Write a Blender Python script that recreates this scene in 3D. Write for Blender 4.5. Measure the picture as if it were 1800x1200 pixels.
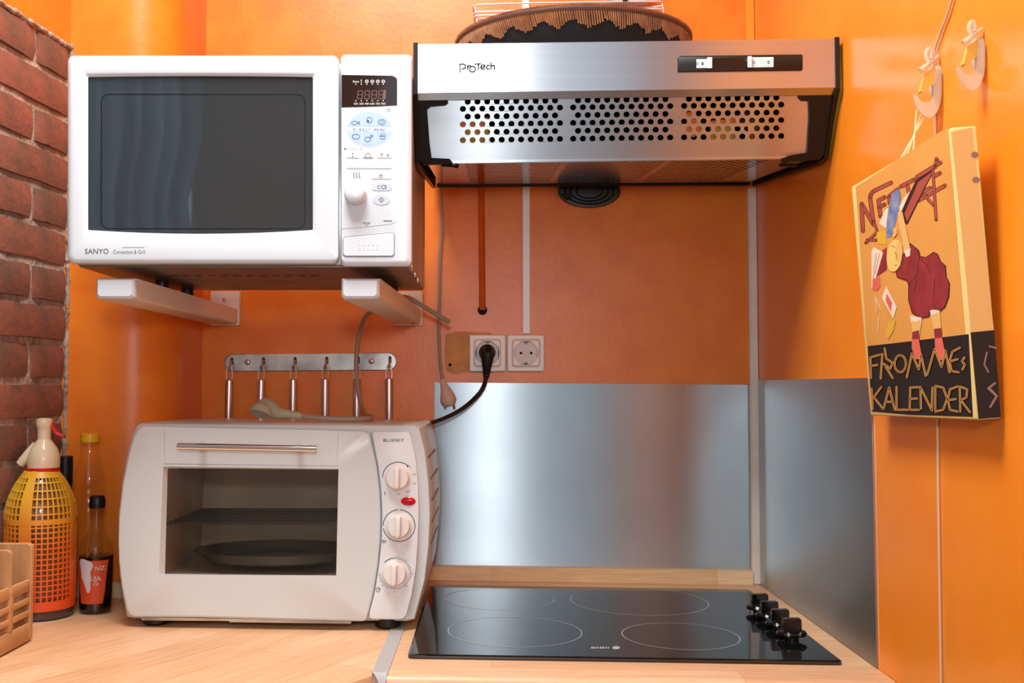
import bpy, bmesh, math, random
from mathutils import Vector, Matrix
random.seed(7)
for o in list(bpy.data.objects): bpy.data.objects.remove(o)
S = bpy.context.scene
COL = S.collection
V = Vector
PI = math.pi

# ------------------------------------------------------------------ camera, world, lights, exposure
F, CX, CY = 1865.0, 865.0, 600.0
PITCH = math.radians(2.64)
EYE = 1.255
cd = bpy.data.cameras.new('camera'); cam = bpy.data.objects.new('camera', cd); COL.objects.link(cam)
cd.sensor_width = 36; cd.lens = F / 1800 * 36; cd.shift_x = (900 - CX) / 1800
cd.clip_start = 0.02
cam.location = (0, 0, EYE); cam.rotation_euler = (PI / 2 + PITCH, 0, 0)
S.camera = cam

w = bpy.data.worlds.new('world'); S.world = w; w.use_nodes = True
bg = w.node_tree.nodes['Background']; bg.inputs[0].default_value = (0.66, 0.84, 1.0, 1); bg.inputs[1].default_value = 2.1

def area(name, loc, target, size, power, color, shape='DISK', size_y=None):
    l = bpy.data.lights.new(name, 'AREA'); l.shape = shape; l.size = size
    if size_y: l.size_y = size_y
    l.energy = power; l.color = color
    o = bpy.data.objects.new(name, l); COL.objects.link(o); o.location = loc
    o.rotation_euler = (V(target) - V(loc)).to_track_quat('-Z', 'Y').to_euler()
    return o
area('ceiling_lamp', (-0.24, 0.96, 2.54), (-0.24, 1.05, 0.6), 0.5, 33, (0.98, 0.98, 0.96), 'SQUARE')
area('camera_flash', (-0.005, -0.03, EYE + 0.20), (0.0, 1.8, EYE + 0.05), 0.10, 4.9, (0.88, 0.95, 1.0))

vs = S.view_settings
vs.view_transform = 'Standard'; vs.look = 'None'; vs.gamma = 1; vs.use_curve_mapping = False
vs.exposure = 0.0
S.render.film_transparent = False

# ------------------------------------------------------------------ pixel -> point on a real plane
cp, sp = math.cos(PITCH), math.sin(PITCH)
O = V((0, 0, EYE))
def ray(px, py):
    a = (px - CX) / F; b = (CY - py) / F
    return V((a, cp - b * sp, sp + b * cp))
def P(px, py, d):
    r = ray(px, py); return O + r * (d / r.y)
def PL(px, py, p0, n):
    r = ray(px, py); return O + r * ((V(p0) - O).dot(n) / r.dot(n))
DB = 2.02                     # depth of the back wall
XR = 0.5036                   # right wall
def zc(x): return 0.900 - 0.015 * x          # the old worktop runs slightly downhill
CN = V((0.015, 0, 1)).normalized()
def C(px, py, h=0.0): return PL(px, py, V((0, 0, 0.900 + h)), CN)
def RW(px, py, off=0.0): return PL(px, py, V((XR - off, 0, 0)), V((1, 0, 0)))

# ------------------------------------------------------------------ materials
def lin(c):
    def f(u):
        u = u / 255.0
        return u / 12.92 if u <= 0.04045 else ((u + 0.055) / 1.055) ** 2.4
    return (f(c[0]), f(c[1]), f(c[2]), 1)
def mat(name, col, rough=0.5, metal=0.0, var=None, bump=None, spec=0.5, trans=0.0, ior=1.45, alpha=1.0, coat=0.0,
        aniso=None, emit=None, stretch=None, rnd=None, col2=None):
    m = bpy.data.materials.new(name); m.use_nodes = True
    nt = m.node_tree; N = nt.nodes; L = nt.links; b = N['Principled BSDF']
    b.inputs['Base Color'].default_value = lin(col)
    b.inputs['Roughness'].default_value = rough; b.inputs['Metallic'].default_value = metal
    b.inputs['Specular IOR Level'].default_value = spec; b.inputs['IOR'].default_value = ior
    b.inputs['Transmission Weight'].default_value = trans; b.inputs['Alpha'].default_value = alpha
    b.inputs['Coat Weight'].default_value = coat
    if emit:
        b.inputs['Emission Color'].default_value = lin(emit[0]); b.inputs['Emission Strength'].default_value = emit[1]
    tc = N.new('ShaderNodeTexCoord')
    src = tc.outputs['Object']
    if stretch:
        mp = N.new('ShaderNodeMapping'); mp.inputs['Scale'].default_value = stretch
        L.new(src, mp.inputs['Vector']); src = mp.outputs['Vector']
    if var or rnd:
        mix = N.new('ShaderNodeMix'); mix.data_type = 'RGBA'
        c2 = col2 or tuple(max(0, min(255, v * 0.72)) for v in col)
        mix.inputs[6].default_value = lin(col); mix.inputs[7].default_value = lin(c2)
        if var:
            nz = N.new('ShaderNodeTexNoise'); nz.inputs['Scale'].default_value = var[0]; nz.inputs['Detail'].default_value = 6
            L.new(src, nz.inputs['Vector'])
            mr = N.new('ShaderNodeMapRange'); mr.inputs[1].default_value = 0.35; mr.inputs[2].default_value = 0.7
            mr.inputs[3].default_value = 0; mr.inputs[4].default_value = var[1]
            L.new(nz.outputs['Fac'], mr.inputs[0]); fac = mr.outputs[0]
        if rnd:
            oi = N.new('ShaderNodeObjectInfo')
            ad = N.new('ShaderNodeMath'); ad.operation = 'MULTIPLY_ADD'; ad.use_clamp = True
            L.new(oi.outputs['Random'], ad.inputs[0]); ad.inputs[1].default_value = rnd
            if var: L.new(fac, ad.inputs[2])
            else: ad.inputs[2].default_value = 0
            fac = ad.outputs[0]
        L.new(fac, mix.inputs[0]); L.new(mix.outputs[2], b.inputs['Base Color'])
    if bump:
        nb = N.new('ShaderNodeTexNoise'); nb.inputs['Scale'].default_value = bump[0]; nb.inputs['Detail'].default_value = 5
        L.new(src, nb.inputs['Vector'])
        bp = N.new('ShaderNodeBump'); bp.inputs['Strength'].default_value = bump[1]; bp.inputs['Distance'].default_value = bump[2] if len(bump) > 2 else 0.002
        L.new(nb.outputs['Fac'], bp.inputs['Height']); L.new(bp.outputs['Normal'], b.inputs['Normal'])
    if aniso:
        b.inputs['Anisotropic'].default_value = aniso[0]
        cv = N.new('ShaderNodeCombineXYZ')
        for i in range(3): cv.inputs[i].default_value = aniso[1][i]
        L.new(cv.outputs[0], b.inputs['Tangent'])
    return m

def wood(name, c1, c2, c3, ang, width, length, rough=0.42, axis='XY'):
    """laminate print of glued beech staves: brick pattern colours plus a fine grain"""
    m = bpy.data.materials.new(name); m.use_nodes = True
    nt = m.node_tree; N = nt.nodes; L = nt.links; b = N['Principled BSDF']
    tc = N.new('ShaderNodeTexCoord'); mp = N.new('ShaderNodeMapping')
    mp.inputs['Rotation'].default_value = (0, 0, ang) if axis == 'XY' else (PI / 2, 0, 0)
    L.new(tc.outputs['Object'], mp.inputs['Vector'])
    br = N.new('ShaderNodeTexBrick'); br.inputs['Color1'].default_value = lin(c1); br.inputs['Color2'].default_value = lin(c2)
    br.inputs['Mortar'].default_value = lin(c3); br.inputs['Scale'].default_value = 1.0
    br.inputs['Mortar Size'].default_value = 0.0006; br.inputs['Brick Width'].default_value = length
    br.inputs['Row Height'].default_value = width; br.offset = 0.37
    L.new(mp.outputs['Vector'], br.inputs['Vector'])
    m2 = N.new('ShaderNodeMapping'); m2.inputs['Scale'].default_value = (6, 90, 60)
    L.new(mp.outputs['Vector'], m2.inputs['Vector'])
    nz = N.new('ShaderNodeTexNoise'); nz.inputs['Scale'].default_value = 2.2; nz.inputs['Detail'].default_value = 5
    L.new(m2.outputs['Vector'], nz.inputs['Vector'])
    mx = N.new('ShaderNodeMix'); mx.data_type = 'RGBA'; mx.blend_type = 'MULTIPLY'
    cr = N.new('ShaderNodeValToRGB'); cr.color_ramp.elements[0].color = (0.74, 0.62, 0.5, 1); cr.color_ramp.elements[0].position = .3
    cr.color_ramp.elements[1].color = (1, 1, 1, 1); cr.color_ramp.elements[1].position = .62
    L.new(nz.outputs['Fac'], cr.inputs[0])
    mx.inputs[0].default_value = 0.55
    L.new(br.outputs['Color'], mx.inputs[6]); L.new(cr.outputs[0], mx.inputs[7]); L.new(mx.outputs[2], b.inputs['Base Color'])
    b.inputs['Roughness'].default_value = rough
    return m

def glassy(name, tint, refl=1.0, rough=0.02, ior=1.5):
    m = bpy.data.materials.new(name); m.use_nodes = True; nt = m.node_tree; N = nt.nodes; L = nt.links
    N.remove(N['Principled BSDF']); out = N['Material Output']
    tr = N.new('ShaderNodeBsdfTransparent'); tr.inputs[0].default_value = lin(tint)
    gl = N.new('ShaderNodeBsdfGlossy'); gl.inputs['Roughness'].default_value = rough
    fr_ = N.new('ShaderNodeFresnel'); fr_.inputs[0].default_value = ior
    ml = N.new('ShaderNodeMath'); ml.operation = 'MULTIPLY'; ml.inputs[1].default_value = refl; ge = N.new('ShaderNodeNewGeometry'); iv = N.new('ShaderNodeMath'); iv.operation = 'SUBTRACT'; iv.inputs[0].default_value = refl; L.new(ge.outputs['Backfacing'], iv.inputs[1]); iv.use_clamp = True
    L.new(fr_.outputs[0], ml.inputs[0]); L.new(iv.outputs[0], ml.inputs[1])
    mx = N.new('ShaderNodeMixShader'); L.new(ml.outputs[0], mx.inputs[0]); L.new(tr.outputs[0], mx.inputs[1]); L.new(gl.outputs[0], mx.inputs[2])
    L.new(mx.outputs[0], out.inputs[0]); return m
MT = {}
MT['orange'] = mat('orange_gloss_paint', (240, 133, 38), 0.34, bump=(95, 0.2, 0.0014), var=(16, 0.75), col2=(228, 111, 27), spec=0.45)
MT['orange_r'] = mat('orange_panel_paint', (242, 142, 36), 0.24, bump=(110, 0.14, 0.001), var=(12, 0.6), col2=(236, 128, 28), spec=0.4)
MT['ochre'] = mat('ochre_old_paint', (214, 138, 40), 0.5, var=(30, 0.8), col2=(150, 92, 30))
MT['red_paint'] = mat('dark_orange_paint', (206, 96, 30), 0.3, bump=(50, 0.3), var=(40, 0.7), col2=(190, 80, 24))
MT['white_wall'] = mat('white_plaster', (228, 226, 220), 0.8)
MT['floor'] = mat('floor_tile', (120, 96, 78), 0.5, var=(6, 0.6))
MT['brick'] = mat('red_brick', (158, 92, 72), 0.75, var=(22, 0.9), col2=(112, 80, 64), bump=(90, 0.5, 0.003), rnd=0.4)
MT['mortar'] = mat('mortar', (186, 166, 148), 0.95, var=(30, 0.9), col2=(128, 106, 90), bump=(80, 1.0, 0.005))
MT['steel'] = mat('brushed_steel', (205, 208, 211), 0.34, 1.0, aniso=(1.0, (0, 0, 1)), var=(3, 0.25), col2=(180, 184, 188), stretch=(1, 1, 90))
MT['steel_wall'] = mat('worn_steel_sheet', (176, 180, 182), 0.34, 1.0, aniso=(1.0, (0, 0, 1)), var=(5, 0.4), col2=(146, 148, 148))
MT['satin'] = mat('satin_steel', (205, 203, 200), 0.28, 1.0)
MT['steel_pol'] = mat('polished_steel', (205, 205, 205), 0.16, 1.0)
MT['chrome'] = mat('chrome', (225, 225, 225), 0.12, 1.0)
MT['chrome_worn'] = mat('worn_chrome', (214, 206, 194), 0.3, 0.75, var=(14, 1.0), col2=(140, 134, 128))
MT['zinc'] = mat('galvanised_steel', (150, 146, 138), 0.4, 1.0, var=(18, 0.7), col2=(105, 100, 95))
MT['mw_side'] = mat('painted_steel_case', (176, 168, 160), 0.3, 0.6)
MT['black'] = mat('black_plastic', (12, 12, 13), 0.4)
MT['black_g'] = mat('glossy_black_plastic', (12, 12, 13), 0.15)
MT['dark'] = mat('dark_void', (8, 8, 8), 0.8)
MT['white'] = mat('white_plastic', (206, 217, 225), 0.28)
MT['white2'] = mat('bracket_white', (232, 226, 216), 0.4)
MT['cream'] = mat('cream_enamel', (206, 213, 213), 0.3)
MT['panelw'] = mat('white_panel_plastic', (222, 228, 232), 0.35)
MT['knobw'] = mat('knob_plastic', (226, 222, 216), 0.3)
MT['beige'] = mat('beige_socket', (240, 226, 214), 0.35)
MT['beige_d'] = mat('beige_socket_recess', (222, 206, 192), 0.4)
MT['grey_cable'] = mat('grey_cable', (156, 140, 122), 0.5)
MT['plug_grey'] = mat('grey_plug', (176, 164, 138), 0.45)
MT['plug_pink'] = mat('beige_plug', (214, 180, 152), 0.45)
MT['duct'] = mat('white_duct', (250, 250, 250), 0.4)
MT['strip'] = mat('corner_strip', (238, 230, 218), 0.4, var=(12, 0.5), col2=(216, 196, 170))
MT['strip_o'] = mat('corner_strip_painted', (240, 146, 40), 0.35)
MT['mwglass'] = mat('dark_door_glass', (44, 50, 53), 0.03, spec=1.0)
MT['mwline'] = mat('door_seal', (14, 15, 16), 0.3)
MT['print_g'] = mat('grey_print', (96, 98, 101), 0.5)
MT['print_l'] = mat('light_grey_print', (158, 163, 168), 0.5)
MT['print_k'] = mat('black_print', (26, 26, 28), 0.5)
MT['print_w'] = mat('white_print', (225, 225, 222), 0.5)
MT['disp'] = mat('display_window', (40, 26, 22), 0.08)
MT['seg'] = mat('display_segments', (112, 84, 78), 0.4)
MT['blue'] = mat('pale_blue_keys', (164, 194, 240), 0.35)
MT['blue_l'] = mat('paler_blue_key_edge', (200, 220, 248), 0.35)
MT['bluegrey'] = mat('blue_grey_key', (186, 200, 214), 0.35)
MT['navy'] = mat('navy_print', (60, 72, 110), 0.5)
MT['red_led'] = mat('red_lamp_lens', (190, 16, 30), 0.12)
MT['hob'] = mat('black_ceramic_glass', (16, 18, 19), 0.035, spec=1.0)
MT['hobring'] = mat('hob_ring_print', (160, 166, 168), 0.3)
MT['hoblogo'] = mat('hob_white_print', (170, 172, 172), 0.3)
MT['alu'] = mat('aluminium_strip', (190, 189, 189), 0.5, 0.4)
MT['wood'] = wood('beech_laminate', (222, 184, 146), (206, 162, 122), (200, 156, 116), math.radians(-60), 0.062, 0.55)
MT['wood_x'] = wood('beech_laminate_hob', (222, 184, 146), (208, 164, 124), (200, 156, 116), 0, 0.06, 0.5)
MT['wood_led'] = wood('beech_upstand', (244, 212, 168), (230, 190, 140), (214, 172, 126), 0, 0.2, 0.42, axis='XZ')
MT['caddy'] = mat('bare_wood', (196, 146, 98), 0.6, var=(5, 0.9), col2=(160, 112, 72), stretch=(14, 14, 2.0))
MT['caddy_s'] = mat('bare_wood_slat', (200, 148, 96), 0.6, var=(5, 0.9), col2=(172, 120, 74), stretch=(14, 2.0, 14))
MT['tray'] = mat('black_woven', (7, 7, 8), 0.9, bump=(120, 0.6, 0.002))
MT['raffia'] = mat('brown_raffia', (142, 92, 52), 0.7, var=(60, 1.0), col2=(96, 58, 34))
MT['raffia_d'] = mat('dark_raffia', (74, 42, 28), 0.7)
MT['wire'] = mat('white_wire', (214, 208, 204), 0.35)
MT['foam'] = mat('yellow_foam', (138, 120, 20), 0.9)
MT['hoodfilter'] = mat('orange_wall_glimpse', (214, 120, 60), 0.7)
MT['glimpse_y'] = mat('ochre_wall_glimpse', (180, 134, 52), 0.7)
MT['swblue'] = mat('pale_switch_plate', (190, 222, 226), 0.3)
MT['siph_head'] = mat('siphon_head_plastic', (222, 206, 172), 0.3, coat=0.3)
MT['red'] = mat('red_plastic', (206, 30, 34), 0.35)
MT['sipglass'] = mat('dark_siphon_glass', (122, 84, 48), 0.12, spec=0.5)
MT['foot_glass'] = mat('grey_siphon_foot', (78, 66, 58), 0.25)
MT['bot_dark'] = mat('dark_bottle_glass', (14, 12, 10), 0.08)
MT['bot_label'] = mat('tan_bottle_label', (150, 104, 62), 0.6)
MT['yellow'] = mat('yellow_cap', (224, 168, 22), 0.35)
MT['clear'] = glassy('clear_plastic', (253, 251, 248), 1.0, .06)
MT['glass'] = glassy('clear_glass', (249, 248, 243), 1.0, .02)
MT['ovenglass'] = glassy('oven_glass', (232, 228, 222), 1.0, .02)
MT['ovenin'] = mat('oven_cavity', (226, 214, 198), 0.4, 0.1, var=(12, 0.7), col2=(196, 180, 162))
MT['traym'] = mat('oven_tray_metal', (120, 124, 126), 0.25, 0.6)
MT['soy'] = mat('soy_sauce', (10, 6, 5), 0.1)
MT['soylab'] = mat('orange_label', (196, 70, 30), 0.45)
MT['torn'] = mat('torn_white_paper', (196, 190, 196), 0.8)
MT['canvas'] = mat('canvas_cream_edge', (226, 196, 124), 0.7, bump=(400, 0.2, 0.0006))
MT['canvas_f'] = mat('canvas_ochre', (224, 160, 78), 0.65, var=(9, 0.6), col2=(212, 146, 68), bump=(400, 0.2, 0.0006))
MT['canvas_s'] = mat('canvas_side_ochre', (230, 186, 112), 0.65)
MT['c_black'] = mat('canvas_black', (26, 22, 22), 0.6)
MT['c_maroon'] = mat('canvas_maroon', (158, 52, 56), 0.6, var=(40, 0.8), col2=(122, 34, 44))
MT['c_brown'] = mat('canvas_brown_red', (170, 80, 64), 0.6)
MT['c_line'] = mat('canvas_outline', (58, 24, 24), 0.6)
MT['c_skin'] = mat('canvas_skin', (232, 184, 112), 0.6)
MT['c_hair'] = mat('canvas_blond', (238, 204, 118), 0.6)
MT['c_blue'] = mat('canvas_blue', (92, 116, 168), 0.6, var=(90, 1.0), col2=(150, 160, 180))
MT['c_white'] = mat('canvas_white', (236, 220, 196), 0.6)
MT['c_pink'] = mat('canvas_pink', (222, 106, 88), 0.6)
MT['c_gold'] = mat('canvas_gold', (226, 164, 84), 0.6)
MT['c_yel'] = mat('canvas_yellow', (226, 176, 60), 0.6)
MT['c_smear'] = mat('canvas_smear', (150, 118, 104), 0.6)
MT['hook'] = mat('milky_plastic', (248, 236, 214), 0.18, trans=0.55, ior=1.3)
MT['hook_y'] = mat('yellowed_glue', (236, 172, 74), 0.5)
MT['nylon'] = mat('nylon_string', (246, 214, 170), 0.4)
MT['cord'] = mat('pale_cord', (216, 176, 148), 0.5)
MT['curtain'] = mat('white_curtain', (216, 220, 226), 0.9)
_n = MT['curtain'].node_tree; _t = _n.nodes.new('ShaderNodeBsdfTranslucent'); _t.inputs[0].default_value = (.8, .84, .9, 1); _x = _n.nodes.new('ShaderNodeMixShader')
_x.inputs[0].default_value = .85; _n.links.new(_n.nodes['Principled BSDF'].outputs[0], _x.inputs[1]); _n.links.new(_t.outputs[0], _x.inputs[2]); _n.links.new(_x.outputs[0], _n.nodes['Material Output'].inputs[0])
MT['green'] = mat('grey_green_door', (120, 128, 116), 0.6)
MT['screw'] = mat('screw_head', (214, 206, 196), 0.3, 0.8)

# ------------------------------------------------------------------ mesh helpers
ORG = {}
def rr(x0, y0, x1, y1, r, n=4, m=1, slope=0.0):
    r = min(r, abs(x1 - x0) / 2 * .98, abs(y1 - y0) / 2 * .98); pts = []
    cs = [(x1 - r, y0 + r, -PI / 2), (x1 - r, y1 - r, 0), (x0 + r, y1 - r, PI / 2), (x0 + r, y0 + r, PI)]
    for i, (cx, cy, a0) in enumerate(cs):
        for k in range(n + 1):
            a = a0 + PI / 2 * k / n
            pts.append((cx + r * math.cos(a), cy + r * math.sin(a)))
        if m > 1:
            nx = cs[(i + 1) % 4]; a = pts[-1]
            b = (nx[0] + r * math.cos(nx[2]), nx[1] + r * math.sin(nx[2]))
            for k in range(1, m): pts.append((a[0] + (b[0] - a[0]) * k / m, a[1] + (b[1] - a[1]) * k / m))
    return [(x, y + slope * (x - x0)) for x, y in pts]
def ell(cx, cy, rx, ry, n=24): return [(cx + rx * math.cos(2 * PI * k / n), cy + ry * math.sin(2 * PI * k / n)) for k in range(n)]
def dense(pts, step):
    out = []
    for i in range(len(pts) - 1):
        a, b = V(pts[i]), V(pts[i + 1]); k = max(1, int((b - a).length / step))
        out += [a + (b - a) * j / k for j in range(k)]
    return out + [V(pts[-1])]
def smooth(pts, it=2):
    p = [V(q) for q in pts]
    for _ in range(it):
        q = [p[0]]
        for i in range(len(p) - 1):
            q += [p[i] * 0.75 + p[i + 1] * 0.25, p[i] * 0.25 + p[i + 1] * 0.75]
        p = q + [p[-1]]
    return p

class M:
    def __init__(s): s.v = []; s.f = []
    def add(s, vs, fs):
        o = len(s.v); s.v += [V(p) for p in vs]; s.f += [tuple(i + o for i in f) for f in fs]
    def loft(s, loops, cap0=True, cap1=True, closed=True):
        n = len(loops[0]); vs = []; fs = []
        for lp in loops: vs += list(lp)
        for i in range(len(loops) - 1):
            for k in range(n if closed else n - 1):
                a, b = i * n + k, i * n + (k + 1) % n
                fs.append((a, b, b + n, a + n))
        if cap0: fs.append(tuple(reversed(range(n))))
        if cap1: fs.append(tuple((len(loops) - 1) * n + k for k in range(n)))
        s.add(vs, fs)
    def box(s, a, b, bev=0.0):
        x0, y0, z0 = (min(a[i], b[i]) for i in range(3)); x1, y1, z1 = (max(a[i], b[i]) for i in range(3))
        if bev <= 0:
            s.loft([[(x0, y0, z0), (x1, y0, z0), (x1, y1, z0), (x0, y1, z0)], [(x0, y0, z1), (x1, y0, z1), (x1, y1, z1), (x0, y1, z1)]])
            return
        e = bev
        def lp(i, z): return [(x, y, z) for x, y in rr(x0 + i, y0 + i, x1 - i, y1 - i, max(e - i, e * .35), 2)]
        s.loft([lp(e, z0), lp(e * .3, z0 + e * .3), lp(0, z0 + e), lp(0, z1 - e), lp(e * .3, z1 - e * .3), lp(e, z1)])
    def tube(s, path, r, n=8, caps=True, flat=1.0, flatdir=None):
        p = [V(q) for q in path]; rs = r if isinstance(r, (list, tuple)) else [r] * len(p)
        t0 = (p[1] - p[0]).normalized(); up = V(flatdir) if flatdir else (V((0, 0, 1)) if abs(t0.z) < .9 else V((1, 0, 0)))
        u = (up - t0 * up.dot(t0)).normalized(); loops = []
        for i, q in enumerate(p):
            t = (p[min(i + 1, len(p) - 1)] - p[max(i - 1, 0)]).normalized()
            u = (u - t * u.dot(t)).normalized(); w_ = t.cross(u)
            loops.append([q + (u * math.cos(2 * PI * k / n) * flat + w_ * math.sin(2 * PI * k / n)) * rs[i] for k in range(n)])
        s.loft(loops, caps, caps)
    def lathe(s, c, prof, n=24, axis=(0, 0, 1), caps=True):
        ax = V(axis).normalized(); u = ax.orthogonal().normalized(); w_ = ax.cross(u); c = V(c)
        s.loft([[c + ax * h + (u * math.cos(2 * PI * k / n) + w_ * math.sin(2 * PI * k / n)) * r for k in range(n)] for r, h in prof], caps, caps)
    def prism(s, pts3, off):
        off = V(off); a = [V(p) for p in pts3]; s.loft([[p + off for p in a], a])
    def face(s, pts3): s.add(pts3, [tuple(range(len(pts3)))])
    def stroke(s, pts2, wd, fn, closed=False):
        """flat printed line: pts2 in picture pixels, fn maps a pixel to the printed surface"""
        p = [V(q).to_2d() for q in pts2]; n = len(p); h = wd / 2; L_, R_ = [], []
        for i in range(n):
            if closed: t = p[(i + 1) % n] - p[i - 1]
            else: t = p[min(i + 1, n - 1)] - p[max(i - 1, 0)]
            t = t.normalized() if t.length > 0 else V((1, 0)); nn = V((-t.y, t.x))
            if 0 < i < n - 1 or closed:
                d1 = (p[i] - p[i - 1]).normalized(); c_ = max(.5, abs(nn.dot(V((-d1.y, d1.x))))); k = h / c_
            else: k = h
            L_.append(p[i] + nn * k); R_.append(p[i] - nn * k)
        vs = [fn(q.x, q.y) for q in L_] + [fn(q.x, q.y) for q in R_]
        s.add(vs, [(i, (i + 1) % n, n + (i + 1) % n, n + i) for i in range(n if closed else n - 1)])
    def strokes(s, pts2, wd, fn):
        """like stroke, but segment by segment with round joints"""
        p = [V(q).to_2d() for q in pts2]; h = wd / 2
        for a, b in zip(p, p[1:]):
            t = (b - a).normalized() * h; n = V((-t.y, t.x)); s.face([fn(q.x, q.y) for q in (a + n, b + n, b - n, a - n)])
        for a in p: s.face([fn(a.x + h * math.cos(2 * PI * k / 8), a.y + h * math.sin(2 * PI * k / 8)) for k in range(8)])
    def poly(s, pts2, fn): s.face([fn(x, y) for x, y in pts2])
    def text(s, string, x, y, h, fn, width=None, slope=0.0, shear=0.0, bold=0.0, center=False):
        """flat lettering: x,y = left end of base line in picture pixels, h = capital height"""
        vs, fs, wd = text2d(string, bold); sy = h / 0.729; sx = sy if width is None else width / wd
        x0 = x - wd * sx / 2 if center else x
        s.add([fn(x0 + a * sx + b * sy * shear, y - b * sy + slope * (a * sx)) for a, b in vs], fs)
    def build(s, name, m, parent=None, smooth_=True, angle=35):
        me = bpy.data.meshes.new(name)
        o_ = ORG.get(parent.name, V((0, 0, 0))) if parent else V((0, 0, 0))
        me.from_pydata([tuple(p - o_) for p in s.v], [], s.f); me.validate()
        bm = bmesh.new(); bm.from_mesh(me); bmesh.ops.recalc_face_normals(bm, faces=bm.faces); bm.to_mesh(me); bm.free()
        me.materials.append(MT[m] if isinstance(m, str) else m)
        if smooth_:
            me.polygons.foreach_set('use_smooth', [True] * len(me.polygons)); me.set_sharp_from_angle(angle=math.radians(angle))
        ob = bpy.data.objects.new(name, me); COL.objects.link(ob)
        if any(k in name for k in ('symbols', 'marks', 'numbers', 'lettering', 'digits', 'outline', 'smears', 'earth_clips', 'pin_holes', 'marker_dots', 'page_lines', 'face_lines', 'dress_folds', 'falling_pens', 'lettering_core', 'logo_print', 'mesh_ri', 'row_marks', 'dial_marks', 'dial_numbers', 'dial_symbols', 'key_print', 'panel_print', 'fine_print')): ob['kind'] = 'stuff'
        if parent: ob.parent = parent
        ORG[ob.name] = o_
        return ob
TX = {}
def text2d(string, bold=0.0):
    k = (string, bold)
    if k not in TX:
        cu = bpy.data.curves.new('t', 'FONT'); cu.body = string; cu.size = 1.0; cu.offset = bold; cu.resolution_u = 2
        ob = bpy.data.objects.new('t', cu); me = bpy.data.meshes.new_from_object(ob)
        vs = [(v.co.x, v.co.y) for v in me.vertices]; fs = [tuple(p.vertices) for p in me.polygons]
        x0 = min(v[0] for v in vs); x1 = max(v[0] for v in vs)
        TX[k] = ([(a - x0, b) for a, b in vs], fs, x1 - x0)
        bpy.data.objects.remove(ob); bpy.data.curves.remove(cu); bpy.data.meshes.remove(me)
    return TX[k]
def holed(outer, holes):
    """2D sheet with holes -> (verts2d, faces)"""
    cu = bpy.data.curves.new('h', 'CURVE'); cu.dimensions = '2D'; cu.fill_mode = 'BOTH'
    for lp in [outer] + holes:
        sp_ = cu.splines.new('POLY'); sp_.points.add(len(lp) - 1); sp_.use_cyclic_u = True
        for p, q in zip(sp_.points, lp): p.co = (q[0], q[1], 0, 1)
    ob = bpy.data.objects.new('h', cu); me = bpy.data.meshes.new_from_object(ob)
    vs = [(v.co.x, v.co.y) for v in me.vertices]; fs = [tuple(p.vertices) for p in me.polygons]
    bpy.data.objects.remove(ob); bpy.data.curves.remove(cu); bpy.data.meshes.remove(me)
    return vs, fs

def tag(o, label, cat, group=None):
    o['label'] = label; o['category'] = cat
    if group: o['group'] = group
    return o
def thing(name, label, cat, loc, group=None):
    o = bpy.data.objects.new(name, None); COL.objects.link(o); o.location = loc; o.empty_display_size = 0.03
    ORG[o.name] = V(loc); return tag(o, label, cat, group)
def struct(name, mm, m, **k):
    o = mm.build(name, m, **k); o['kind'] = 'structure'; return o
def dup(root, loc, label, rot=None):
    """copy of a thing, its parts and their sub-parts; meshes stay shared"""
    r = root.copy(); COL.objects.link(r); r.location = loc; r['label'] = label
    if rot is not None: r.rotation_euler = rot
    for ch in list(root.children):
        c = ch.copy(); COL.objects.link(c); c.parent = r
        for g in list(ch.children):
            d = g.copy(); COL.objects.link(d); d.parent = c
    return r
def simple(name, m): return m
#@@STRUCTURE

# ================================================================== THE ROOM
CEIL = 2.75
XL = -1.95; YR = -1.35
m = M(); m.box((XL, YR, -0.05), (1.1, DB + .1, 0)); struct('floor', m, 'floor')
m = M(); m.box((XL, YR, CEIL), (1.1, DB + .1, CEIL + .05)); struct('ceiling', m, 'white_wall')
m = M(); m.box((-0.95, DB, 0), (XR + .1, DB + .1, CEIL)); wall_back = struct('wall_back', m, 'orange')
m = M(); m.box((XR, 0.02, 0), (XR + .1, DB, CEIL)); struct('wall_right', m, 'orange_r')
XW = 1.05
m = M(); m.box((XW, YR, 0), (XW + .1, .12, CEIL)); m.box((XR + .1, .02, 0), (XW, .12, CEIL)); struct('wall_east', m, 'white_wall')
m = M(); m.box((XL - .1, YR, 0), (XL, 1.0, CEIL)); m.box((XL, .98, 0), (-.92, 1.05, CEIL)); struct('wall_side', m, 'white_wall')
# rear wall with the glazed opening that lights the kitchen (behind the camera)
wz0, wz1 = 0.80, 2.62
WIN = ((-1.78, -1.16), (-0.50, 0.66)); xs = [XL] + [v for w_ in WIN for v in w_] + [XW]
m = M()
for a, b in zip(xs[0::2], xs[1::2]): m.box((a, YR - .1, 0), (b, YR, CEIL))
for a, b in WIN: m.box((a, YR - .1, wz1), (b, YR, CEIL)); m.box((a, YR - .1, 0), (b, YR, wz0))
struct('wall_rear', m, 'white_wall')
for k, (wx0, wx1) in enumerate(WIN):
    m = M(); wm = (wx0 + wx1) / 2
    for a, b in (((wx0, wz0), (wx0 + .05, wz1)), ((wx1 - .05, wz0), (wx1, wz1)), ((wx0, wz0), (wx1, wz0 + .05)), ((wx0, wz1 - .05), (wx1, wz1)), ((wm - .025, wz0), (wm + .025, wz1))):
        m.box((a[0], YR - .07, a[1]), (b[0], YR - .02, b[1]))
    struct('window_%d' % (k + 1), m, 'white_wall')

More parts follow.
